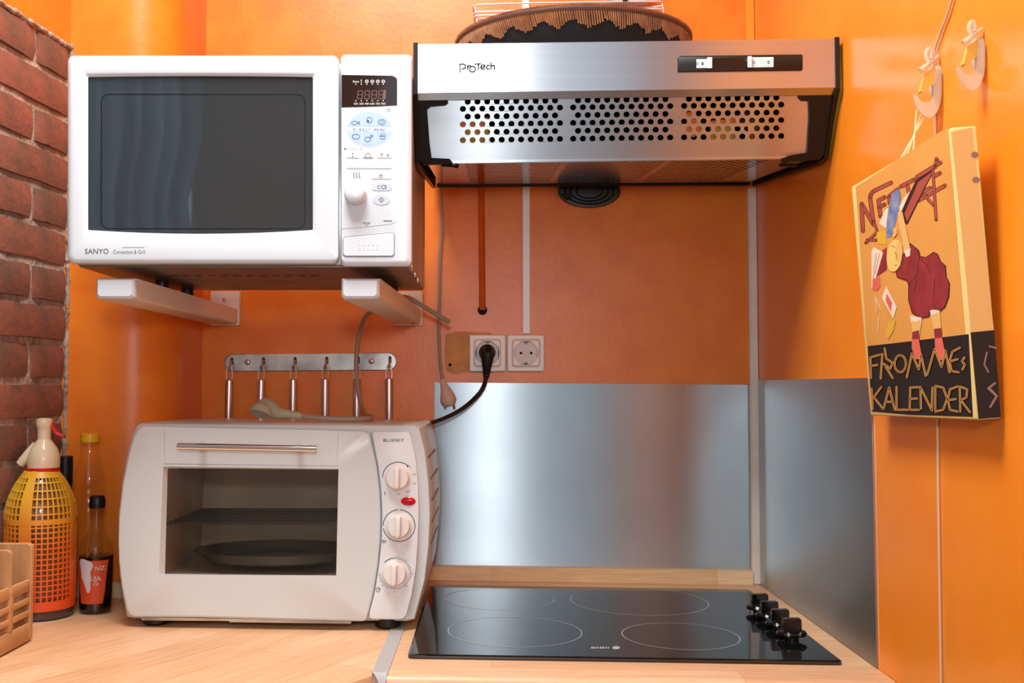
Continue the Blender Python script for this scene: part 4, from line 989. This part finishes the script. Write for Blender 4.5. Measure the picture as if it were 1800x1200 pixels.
m.stroke(ell(664.5, 1036, 3.6, 3.8, 14), .8, fo, closed=True); m.stroke([(664.5, 1033.5), (664.5, 1036), (667, 1035)], .7, fo); m.stroke([(676.5, 863), (676.5, 870)], 1.1, fo)
[m.stroke([(672 + k * 2.4, 948), (672 + k * 2.4, 955)], .8, fo) for k in range(3)]; m.stroke([(671, 951), (679, 951)], .7, fo)
m.build('dial_marks', 'print_k', pn)
m = M()
for s, x, y in (('70', 721, 822), ('100', 728, 835), ('150', 728, 851), ('200', 717, 865), ('250', 700, 869)): m.text(s, x, y, 3.0, fo, center=True)
for s, x, y in (('5', 717, 985), ('10', 725, 1010), ('15', 716, 1031), ('20', 694, 1041), ('25', 672, 1030)): m.text(s, x, y, 3.0, fo, center=True)
m.build('dial_numbers', 'print_g', pn)
m = M(); m.loft([[P(x, y, d) for x, y in ell(717.7, 880.7, rx, ry, 24)] for rx, ry, d in ((13, 7.4, OD - .001), (13, 7.4, OD - .0022), (10, 5.4, OD - .0036), (4, 2, OD - .0041))]); m.build('indicator_lamp', 'red_led', pn)
for px, d in ((275, 1.602), (682, 1.602), (285, 1.84), (690, 1.84)):
    x = P(px, 1090, 1.60).x; h = P(px, 1090, OD + .018).z - zc(x); m = M(); m.lathe((x, d, zc(x) + .0003), [(.017, 0), (.0195, .003), (.0195, h + .002)], 20); m.build('foot', 'black', t)

# ================================================================== BOTTLES
# soda siphon in a plastic mesh cover
sx_, sy_ = -.694, 1.642; sz = zc(sx_)
t = thing('soda_siphon', 'soda siphon in yellow to orange plastic mesh with cream spout head', 'siphon', (sx_, sy_, sz))
mg = bpy.data.materials.new('yellow_to_orange_mesh'); mg.use_nodes = True; nt = mg.node_tree; b = nt.nodes['Principled BSDF']; b.inputs['Roughness'].default_value = .38
tcn = nt.nodes.new('ShaderNodeTexCoord'); sep = nt.nodes.new('ShaderNodeSeparateXYZ'); crp = nt.nodes.new('ShaderNodeValToRGB')
nt.links.new(tcn.outputs['Object'], sep.inputs[0]); mrn = nt.nodes.new('ShaderNodeMapRange'); mrn.inputs[1].default_value = 0; mrn.inputs[2].default_value = .26
nt.links.new(sep.outputs['Z'], mrn.inputs[0]); nt.links.new(mrn.outputs[0], crp.inputs[0]); nt.links.new(crp.outputs[0], b.inputs['Base Color'])
crp.color_ramp.elements[0].position = .05; crp.color_ramp.elements[0].color = lin((216, 74, 24)); crp.color_ramp.elements[1].position = .72; crp.color_ramp.elements[1].color = lin((222, 172, 46))
e = crp.color_ramp.elements.new(.42); e.color = lin((220, 108, 34))
MT['mesh_cover'] = mg
zof = lambda py: P(75, py, sy_).z - sz
zsh = zof(912); ztp = zof(826); RB = .0515
def sprof(h):
    if h <= zsh: return RB
    u = min(1, (h - zsh) / (ztp - zsh)); return RB * (1 - u ** 2.1) + .0235 * u ** 2.1
m = M(); m.lathe((sx_, sy_, sz), [(.040, .0005), (.045, .001), (.047, .006), (.047, .03)] + [(sprof(h) - .003, h) for h in [.031 + (ztp - .031) * k / 16 for k in range(17)]], 40); m.build('bottle_glass', 'sipglass', t)
m = M(); m.lathe((sx_, sy_, sz), [(.0405, .0003), (.0478, .0015), (.0495, .006), (.0495, .0145)], 40); m.build('glass_foot', 'foot_glass', t)
hb = .0150; nr = 19; m = M(); n = 48
def rg(h0, h1, e=.0008): 
    m.lathe((sx_, sy_, sz), [(sprof(h0) - .002, h0), (sprof(h0) + e, h0), (sprof(h1) + e, h1), (sprof(h1) - .002, h1)], n, caps=False)
rg(hb, hb + .014)
hs = [hb + .014 + (zsh - hb - .014) * k / 15 for k in range(16)]
for h in hs[1:]: rg(h - .0011, h + .0011)
rg(zsh - .004, zsh + .004, .0012)
hs2 = [zsh + (ztp - zsh) * k / 6.5 for k in range(1, 7)]
for h in hs2: rg(h - .001, h + .001)
rg(ztp - .010, ztp - .001, .001)
o = m.build('mesh_rings', 'mesh_cover', t)
allh = [hb + .01 + (zsh - hb - .01) * k / 4 for k in range(5)] + [zsh + (ztp - zsh) * k / 8 for k in range(1, 9)]
m = M()
for k in range(40):
    a = 2 * PI * (k + .5) / 40 - 1.68; wide = (k % 10 == 0)
    hw = .0075 if wide else .0012; L0 = []
    loops = []
    for h in allh:
        r = sprof(h); da = hw / RB * (1 if not wide else (1.0)) ; lp = []
        for rr_, s in ((-.002, -1), (.0010, -1), (.0010, 0), (.0010, 1), (-.002, 1)):
            lp.append((sx_ + (r + rr_) * math.cos(a + s * da), sy_ + (r + rr_) * math.sin(a + s * da), sz + h))
        loops.append(lp)
    m.loft(loops)
o = m.build('mesh_ribs', 'mesh_cover', t)
hc = V((P(75.5, 820, sy_).x, sy_, 0)); zz = lambda py: P(76, py, sy_).z
m = M(); m.lathe((hc.x, sy_, 0), [(.0235, zz(829)), (.0245, zz(827)), (.0245, zz(822)), (.0235, zz(821))], 32); m.build('collar', 'red', t)
m = M(); m.lathe((hc.x + .001, sy_, 0), [(.0236, zz(821)), (.0240, zz(812)), (.0236, zz(800)), (.020, zz(788)), (.0135, zz(778)), (.0098, zz(772)), (.0098, zz(757)), (.0105, zz(752)), (.0125, zz(745)), (.0118, zz(737)), (.007, zz(734.5)), (.002, zz(734))], 28); hdm = m.build('head', 'siph_head', t)
m = M(); m.tube([P(66, 783, sy_), P(54, 795, sy_ - .005), P(42, 808, sy_ - .008), P(35, 816, sy_ - .009)], [.009, .0085, .0075, .0065], 12); m.build('spout', 'siph_head', hdm)
m = M(); m.tube(smooth([P(84, 742, sy_), P(91, 744, sy_), P(94, 754, sy_), P(101, 763, sy_), P(114, 767, sy_)], 2), .0042, 8, flat=.7); m.build('lever', 'red', hdm)
# dark bottle behind it
dx_, dy_ = -.690, 1.722
t = thing('dark_bottle', 'dark glass bottle with black cap, half hidden behind the soda siphon', 'bottle', (dx_, dy_, zc(dx_)))
zb_ = zc(dx_); zz = lambda py: P(117, py, dy_).z - zb_
m = M(); m.lathe((dx_, dy_, zb_), [(.017, .0005), (.0205, .003), (.0208, .02), (.0208, zz(935)), (.019, zz(915)), (.0125, zz(880)), (.011, zz(852))], 28); m.build('bottle_body', 'bot_dark', t)
m = M(); m.lathe((dx_, dy_, zb_), [(.0211, zz(1058)), (.0212, zz(1056)), (.0212, zz(945)), (.0211, zz(943))], 28, caps=False); m.build('label', 'bot_label', t)
m = M(); prof = [(.0122, zz(851))] + [(.0126 if k % 2 else .0118, zz(849 - k * 3)) for k in range(15)] + [(.0122, zz(803)), (.0105, zz(801))]; m.lathe((dx_, dy_, zb_), prof, 24); m.build('cap', 'black', t)
# clear plastic bottle
px_, py_ = -.664, 1.758
t = thing('plastic_bottle', 'empty clear plastic bottle with yellow cap against the orange pier', 'bottle', (px_, py_, zc(px_)))
zb_ = zc(px_); zz = lambda py: P(158, py, py_).z - zb_
m = M(); prof = [(.014, .0008), (.023, .0015), (.0255, .005), (.0255, zz(1000)), (.0225, zz(965)), (.0215, zz(940)), (.0225, zz(915))]
for y in (900, 884, 868): prof += [(.0258, zz(y)), (.0258, zz(y - 6)), (.0246, zz(y - 9))]
prof += [(.0255, zz(855)), (.0245, zz(840)), (.0215, zz(822)), (.0165, zz(804)), (.0145, zz(792)), (.0142, zz(778))]
m.lathe((px_, py_, zb_), prof, 32); m.build('bottle_body', 'clear', t, angle=60)
m = M(); m.lathe((px_, py_, zb_), [(.0152, zz(777)), (.0156, zz(775)), (.0156, zz(772)), (.0150, zz(771)), (.0152, zz(763)), (.013, zz(761))], 28); m.build('cap', 'yellow', t)
# soy sauce bottle
qx, qy = P(169, 1000, 1.674).x, 1.674
t = thing('sauce_bottle', 'small glass sauce bottle with torn orange label and black cap beside the oven', 'bottle', (qx, qy, zc(qx)))
zb_ = zc(qx); zz = lambda py: P(169, py, qy).z - zb_
def cone(h): return .0240 + .0018 * min(1, h / .09)
m = M(); m.lathe((qx, qy, zb_), [(.018, .0006), (.0235, .001), (.0245, .004)] + [(cone(h), h) for h in (.01, .03, .06, zz(972))] + [(.0250, zz(962)), (.0225, zz(952)), (.0155, zz(940)), (.0112, zz(925)), (.0100, zz(905)), (.0100, zz(890))], 32); m.build('bottle_glass', 'glass', t, angle=60)
m = M(); m.lathe((qx, qy, zb_), [(.0215, .0035), (.0232, .006)] + [(cone(h) - .0006, h) for h in (.01, .03, .06, zz(975))] + [(.004, zz(975))], 32); m.build('sauce', 'soy', t)
m = M(); m.lathe((qx, qy, zb_), [(.0118, zz(892)), (.0122, zz(889)), (.0122, zz(878)), (.0118, zz(876)), (.0112, zz(873)), (.009, zz(870.5))], 24); m.build('cap', 'black', t)
def onsoy(x, y, e=.0004):      # picture point on the bottle's near side
    z = P(x, y, qy).z - zb_; r = cone(z) + e
    u = (P(x, y, qy).x - qx); u = max(-r * .98, min(r * .98, u * (qy - r * .6) / qy * 1.0)); return V((qx + u, qy - math.sqrt(r * r - u * u), zb_ + z))
def patch(pts, e, name, mt, par):
    """label lying on the round bottle: rows of a polygon band [(y, xl, xr)]"""
    m = M(); rows = [[onsoy(xl + (xr - xl) * k / 8, y, e) for k in range(9)] for y, xl, xr in pts]; m.loft(rows, False, False, closed=False); return m.build(name, mt, par)
lb = patch([(981, 146, 196), (990, 145, 195), (1010, 146, 193), (1035, 148, 191), (1056, 151, 188)], .0005, 'label', 'soylab', t)
patch([(978, 150, 158), (981, 149, 167), (985, 148, 174), (992, 150, 174), (1000, 152, 170), (1010, 153, 170), (1018, 157, 170), (1028, 161, 170), (1036, 164, 168)], .0008, 'torn_paper', 'torn', lb)
m = M(); fso = lambda x, y: onsoy(x, y, .0009); m.text('NZ', 178, 998, 7.5, fso, bold=.01, slope=-.05); m.text('UJA', 170.5, 1016, 9, fso, bold=.01, width=16); m.text('CE', 174, 1024, 5.5, fso, bold=.005); m.build('label_lettering', 'torn', lb)

# ================================================================== WOODEN CUTLERY CADDY
xa, ya = -.635, 1.484; hh = .1335
t = thing('cutlery_caddy', 'slatted bare wood cutlery caddy at the frame edge before the siphon', 'caddy', (xa - .045, 1.38, zc(xa - .045)))
x0_, x1_ = -.728, xa; zb_ = zc(xa) + .0012
def board(name, y0, y1, z0, z1, xl, xr, mt='caddy', rad=.006):
    m = M(); pts = rr(xl, z0, xr, z1, rad, 4); m.loft([[(x, y, z) for x, z in rr(xl + i, z0 + i, xr - i, z1 - i, rad, 4)] for i, y in ((.0008, y0), (0, y0 + .001), (0, y1 - .001), (.0008, y1))]); return m.build(name, mt, t)
board('end_board', ya - .010, ya, zb_, zb_ + hh, x0_, x1_)
board('divider', 1.412, 1.4195, zb_ + .008, zb_ + hh, x0_ + .0065, x1_ - .0005)
board('end_board', 1.270, 1.280, zb_, zb_ + hh, x0_, x1_)
m = M(); m.box((x0_ + .006, 1.281, zb_ + .004), (x1_ - .006, ya - .0105, zb_ + .008)); m.build('bottom', 'caddy_s', t)
for side in (0, 1):
    xx0, xx1 = (x1_ - .006, x1_ - .0002) if side == 0 else (x0_ + .0002, x0_ + .006)
    for za, zb2 in ((.0015, .0255), (.0352, .0432), (.0522, .0602), (.0692, .0845)):
        m = M(); m.box((xx0, 1.2805, zb_ + za), (xx1, ya - .0105, zb_ + zb2), .0008); m.build('slat', 'caddy_s', t)
    m = M(); m.box((xx0 + .0005, 1.4105, zb_ + .0256), (xx1 + (.0006 if side == 0 else -.0006), 1.4215, zb_ + .0840), .0006); m.build('slat_post', 'caddy_s', t)

# ================================================================== CANVAS PICTURE ON THE RIGHT WALL
cBR = PL(1718, 738, V((.4765, 0, 0)), V((1, 0, 0))); cBL = PL(1530, 730, V((.4765, 0, 0)), V((1, 0, 0)))
cTR = P(1668, 226, cBR.y); cTL = P(1500, 326, cBL.y)
ex = (cBL - cBR); ez = ((cTR - cBR) + (cTL - cBL)) / 2; nf = ez.cross(ex).normalized()
if nf.x > 0: nf = -nf
TH = .0238
t = thing('canvas_picture', 'ochre canvas print of a falling child, hanging tilted on the right wall', 'picture', cBR.lerp(cBL, .5))
def cv(u, v, h): return cBR + ex * u + ez * v + nf * h
m = M(); cl = lambda i, h: [cv(u, v, h) for u, v in rr(i, i, 1 - i, 1 - i, .008, 2)]
m.loft([cl(.0, -TH), cl(0, -.0015), cl(.002, -.0004), cl(.005, 0)]); m.build('canvas', 'canvas', t, angle=50)
def fcv(h): return lambda x, y: PL(x, y, cBR + nf * h, nf)
def sidep(h):
    n2 = V((0, -1, 0)); p0 = cBR + V((0, -h, 0)); return lambda x, y: PL(x, y, p0, n2)
q5 = lambda pts: [(1450 + x / 2, 180 + y / 2) for x, y in pts]
q6 = lambda pts: [(1480 + x / 4.2845, 280 + y / 4.2845) for x, y in pts]
L = [0.0]
def art(name, mt, polys=(), strokes=(), conv=q5, wd=3.0, h=None, par=None):
    L[0] += .00003; mm = M(); f = fcv(.0002 + L[0] if h is None else h)
    for p in polys:
        m1 = M(); m1.poly(conv(p), f); m1.build(name, mt, par or t, smooth_=False)
    for p in strokes: mm.strokes(conv(p), wd, f)
    if strokes: o_ = mm.build(name, mt, par or t, smooth_=False); o_['kind'] = 'stuff'
art('face_print', 'canvas_f', [[(108, 298), (432, 86), (518, 1103), (165, 1086)]])
art('black_band', 'c_black', [[(150, 856), (250, 845), (505, 814), (520, 1105), (300, 1098), (165, 1086)]])
# headline letters partly hidden by the bench and books
N_ = [[(158, 540), (148, 335), (238, 492), (212, 290), (218, 262), (240, 238), (370, 176)]]
E_ = [[(290, 430), (275, 310), (322, 285)], [(280, 362), (320, 340)]]
S_ = [[(360, 330), (355, 280), (420, 225)]]; T_ = [[(445, 205), (545, 152)], [(490, 190), (515, 300)]]
L_ = [[(565, 132), (742, 25)], [(690, 130), (738, 104)], [(700, 60), (715, 8), (712, -2)]]; U_ = [[(575, 310), (640, 275), (775, 198)], [(575, 270), (665, 215)]]
for wd, mt, nm in ((7.6, 'c_line', 'headline_outline'), (5.6, 'c_brown', 'headline_lettering')):
    art(nm, mt, strokes=N_ + E_ + S_ + T_ + L_ + U_, conv=q6, wd=wd)
art('bench_print', 'c_line', [[(556, 158), (690, 66), (690, 92), (640, 190), (492, 494), (425, 440)]], conv=q6)
art('bench_top_print', 'c_brown', [[(575, 170), (684, 90), (625, 200), (490, 470), (470, 410)]], conv=q6)
art('bench_legs', 'c_line', strokes=[[(684, 80), (709, 455)], [(612, 262), (692, 348)], [(240, 470), (265, 545), (180, 628)], [(190, 606), (262, 608)]], conv=q6, wd=5.6)
art('bench_legs', 'c_brown', strokes=[[(684, 84), (709, 450)], [(614, 264), (690, 345)], [(240, 474), (262, 545), (184, 622)], [(192, 606), (260, 608)]], conv=q6, wd=4.0)
art('paper_print', 'c_white', [[(320, 385), (350, 362), (332, 520), (280, 482)], [(470, 285), (515, 235), (440, 410), (430, 360)]], conv=q6)
art('yellow_box_print', 'c_yel', [[(262, 545), (330, 535), (334, 645), (268, 632)]], conv=q6)
art('blue_book_print', 'c_blue', [[(418, 222), (438, 240), (444, 290), (420, 420), (372, 582), (336, 592), (328, 540), (348, 380), (376, 262)]], conv=q6)
art('open_book_print', 'c_maroon', [[(300, 690), (335, 660), (338, 830), (255, 886), (285, 760)]], conv=q6)
art('open_book_pages', 'c_white', [[(222, 690), (240, 660), (310, 700), (262, 870), (235, 975), (222, 960)]], conv=q6)
art('page_print', 'c_pink', [[(232, 900), (285, 880), (288, 960), (262, 992), (228, 980)]], conv=q6)
art('page_lines', 'c_brown', strokes=[[(258, 710), (232, 930)], [(282, 710), (250, 860)]], conv=q6, wd=.8)
art('card_print', 'c_white', [[(332, 955), (412, 1110), (386, 1200), (300, 1042)]], conv=q6)
art('card_picture', 'c_pink', [[(338, 1010), (378, 1080), (368, 1150), (328, 1060)]], conv=q6)
art('falling_pens', 'c_white', strokes=[[(177, 682), (182, 735)], [(180, 690), (196, 728)], [(190, 752), (186, 808)]], wd=1.2)
art('yellow_booklet', 'c_yel', [[(224, 772), (249, 764), (240, 802), (222, 832), (212, 812)]])
art('figure_outline', 'c_line', [[(515, 630), (580, 685), (588, 728), (632, 735), (690, 695), (722, 712), (745, 768), (780, 798), (786, 880), (811, 930), (806, 1032), (776, 1114), (738, 1146), (668, 1136), (655, 1186), (590, 1198), (526, 1156), (499, 1062), (499, 944), (486, 914), (414, 889), (404, 850), (446, 800), (456, 720)]], conv=q6)
art('stocking', 'c_skin', [[(303, 764), (341, 768), (330, 832), (310, 824)], [(370, 742), (404, 738), (410, 808), (386, 808)]])
art('sock', 'c_maroon', [[(308, 806), (331, 800), (332, 835), (306, 832)], [(383, 796), (409, 792), (412, 828), (386, 832)]])
art('slipper', 'c_pink', [[(306, 832), (330, 832), (341, 893), (332, 902), (318, 902), (305, 862)], [(386, 830), (412, 826), (426, 896), (414, 906), (400, 904), (388, 870)]])
art('bloomer', 'c_white', [[(299, 748), (340, 756), (339, 768), (330, 766), (322, 772), (312, 768), (303, 774)], [(369, 730), (405, 722), (402, 742), (392, 738), (384, 746), (372, 744)]])
art('dress', 'c_maroon', [[(518, 640), (572, 690), (580, 735), (636, 740), (690, 702), (718, 718), (740, 772), (774, 802), (780, 882), (804, 932), (799, 1030), (770, 1108), (736, 1138), (664, 1128), (650, 1180), (590, 1190), (532, 1150), (506, 1060), (506, 940), (490, 908), (420, 884), (411, 852), (452, 802), (462, 722)]], conv=q6)
art('dress_folds', 'c_line', strokes=[[(580, 735), (570, 860), (510, 935)], [(590, 745), (640, 800), (665, 850)], [(560, 900), (545, 1000)], [(700, 900), (690, 1040)]], conv=q6, wd=1.1)
art('sleeve_cuff', 'c_white', [[(462, 682), (516, 668), (512, 724), (486, 738)]], conv=q6)
art('arm', 'c_skin', [[(420, 400), (440, 385), (456, 398), (500, 600), (512, 664), (466, 692), (455, 590), (424, 470)], [(385, 520), (412, 510), (415, 560), (385, 595)]], conv=q6)
art('head', 'c_hair', [[(395 + 58 * math.cos(a) - 10 * math.sin(a), 724 + 122 * math.sin(a)) for a in [2 * PI * k / 20 for k in range(20)]]], conv=q6)
art('face', 'c_skin', [[(430, 615), (452, 640), (458, 700), (444, 760), (420, 790), (400, 740), (402, 660)]], conv=q6)
art('face_lines', 'c_line', strokes=[[(400, 700), (412, 720), (410, 750)], [(372, 650), (398, 662)], [(395, 800), (415, 795)]], conv=q6, wd=.8)
FR = [[(162, 968), (160, 896), (194, 886)], [(162, 926), (184, 922)], [(196, 970), (202, 884)], [(210, 864), (216, 900), (238, 915), (230, 935), (206, 918)], [(212, 925), (238, 968)],
      [(265 + 20 * math.cos(a), 918 + 30 * math.sin(a)) for a in [2 * PI * k / 16 for k in range(17)]], [(288, 966), (306, 882), (330, 938), (338, 886), (354, 960)], [(360, 956), (386, 866), (410, 930), (424, 872), (438, 948)],
      [(474, 862), (448, 876), (438, 910), (446, 944), (470, 948)], [(440, 910), (466, 902)], [(490, 896), (482, 910), (492, 922), (484, 938)]]
KA = [[(168, 1078), (164, 1006)], [(198, 1000), (172, 1036), (206, 1078)], [(206, 1078), (226, 1002), (246, 1080)], [(214, 1052), (240, 1052)], [(252, 1000), (252, 1080), (290, 1080)], [(332, 1000), (300, 1002), (298, 1080), (330, 1080)], [(299, 1042), (324, 1040)],
      [(338, 1076), (336, 1000), (376, 1082), (378, 1002)], [(388, 1082), (388, 996), (416, 1002), (430, 1040), (416, 1080), (388, 1086)], [(466, 998), (440, 1008), (432, 1044), (440, 1080), (466, 1086)], [(434, 1046), (460, 1042)], [(476, 1086), (474, 998), (500, 1008), (498, 1036), (478, 1046), (510, 1088)]]
art('band_lettering', 'c_gold', strokes=FR + KA, wd=3.4)
art('lettering_core', 'c_black', strokes=FR + KA, wd=1.1)
f = sidep(.0003)
m = M(); m.poly([(1706, 584), (1747, 580), (1760, 733), (1720, 736)], f); m.build('side_black', 'c_black', t, smooth_=False)
m = M(); m.poly([(1672, 232), (1708, 224), (1747, 580), (1708, 584)], f); m.build('side_print', 'canvas_s', t, smooth_=False)
m = M(); f = sidep(.0006)
for c in ((1714, 272), (1716, 316)): m.poly([(c[0] - 7 + 7.2 * (1 + math.cos(a)) * .95, c[1] + 5.5 * math.sin(a)) for a in [2 * PI * k / 12 for k in range(12)]], f)
m.stroke([(1735, 618), (1730, 640), (1738, 655)], 3, f); m.stroke([(1752, 612), (1738, 608)], 3, f); m.stroke([(1750, 672), (1738, 682), (1752, 696), (1740, 716)], 4, f); m.build('side_smears', 'c_smear', t, smooth_=False)
# adhesive plastic hooks
def hook(dx, dy, label):
    tip = PL(1607 + dx, 168 + dy, V((.476, 0, 0)), V((1, 0, 0))); w0 = RW(1648 + dx, 150 + dy, .004); d = w0.y
    g = lambda x, y: P(x + dx, y + dy, d)
    t = thing('adhesive_hook', label, 'hook', RW(1650 + dx, 160 + dy), 'clear plastic hooks on the right wall')
    sil = smooth([(1646, 122), (1655, 120), (1657, 165), (1651, 192), (1641, 206), (1628, 207), (1613, 195), (1605, 176), (1605, 165), (1610, 166), (1617, 177), (1626, 181), (1636, 178), (1641, 168), (1642, 140), (1646, 122)], 2)[:-1]
    cx_, cy_ = 1634, 178
    def cres(e, dd): return [P(x + dx, y + dy, d + dd) for x, y in [(p[0] + (1 if p[0] < cx_ else -1) * e * .4, p[1]) for p in [q_.to_3d() if len(q_) == 2 else q_ for q_ in sil]]]
    m = M(); m.loft([cres(1.5, -.0065), cres(0, -.0045), cres(0, .0045), cres(1.5, .0065)]); m.build('hook_arm', 'hook', t, angle=60)
    m = M(); q = [RW(x + dx, y + dy, .0005) for x, y in ((1640, 122), (1652, 112), (1657, 130), (1655, 168), (1650, 178), (1640, 150))]; m.prism(q, (-.006, 0, 0)); m.build('back_plate', 'hook', t)
    m = M(); m.prism([g(1627, 128), g(1651, 110), g(1645, 145), g(1622, 162), g(1618, 160)], (0, .008, 0)); m.build('glue_pad', 'hook_y', t)
    m = M(); m.tube([g(1618, 124), g(1630, 114), g(1650, 98)], [.0034, .0024, .0020], 8); m.build('cross_bar', 'hook', t)
    m = M(); m.tube(smooth([g(1633, 110), g(1627, 98), g(1631, 86), g(1637, 88), g(1637, 104)], 2), .0026, 8); m.build('top_loop', 'hook', t)
    return g
g1 = hook(0, 0, 'clear plastic hook carrying the nylon strings of the canvas')
hook(76, -48, 'empty clear plastic hook, the upper one near the frame edge')
m = M(); tops = [cv(u, 1.0, -.004) for u in (.36, .42, .46, .49)]
hk_ = [g1(1611, 193), g1(1620, 196), g1(1626, 197), g1(1630, 198)]
t = thing('hanging_string', 'fine nylon strings from the clear hook to the canvas top', 'string', tops[1])
for a, b in zip(hk_, tops):
    m = M(); m.tube([a, (a + b) / 2 + V((0, 0, -.0002)), b], .0007, 5); m.build('strand', 'nylon', t)
pth = [RW(1676, -12, .003), RW(1668, 18, .003), RW(1655, 52, .003), RW(1643, 86, .003), RW(1640, 105, .004), RW(1644, 220, .0018), RW(1646, 480, .0017), RW(1648, 740, .0017), RW(1650, 900, .0017), RW(1653, 1100, .0017), RW(1655, 1230, .0017)]
m = M(); m.tube(pth, .0016, 8); o = m.build('thin_cable', 'cord'); tag(o, 'thin pale cable running down the right wall behind the canvas', 'cord')

# ================================================================== BEHIND THE CAMERA (seen only as reflections)
m = M(); rows = []; rc = random.Random(2)
nx = 60
for zq, amp, w_ in ((2.68, .012, .66), (2.45, .035, .68), (2.25, .05, .68), (2.0, .045, .62), (1.6, .045, .66), (.35, .04, .7)):
    rows.append([V((-1.82 + w_ * k / nx, YR + .09 + amp * math.sin(k * .9 + zq) + .02 * math.sin(k * .37), zq)) for k in range(nx + 1)])
m.loft(rows, False, False, closed=False); o = m.build('window_curtain', 'curtain'); tag(o, 'white gathered curtain mirrored faintly in the microwave door', 'curtain')
so = o.modifiers.new('thickness', 'SOLIDIFY'); so.thickness = .002
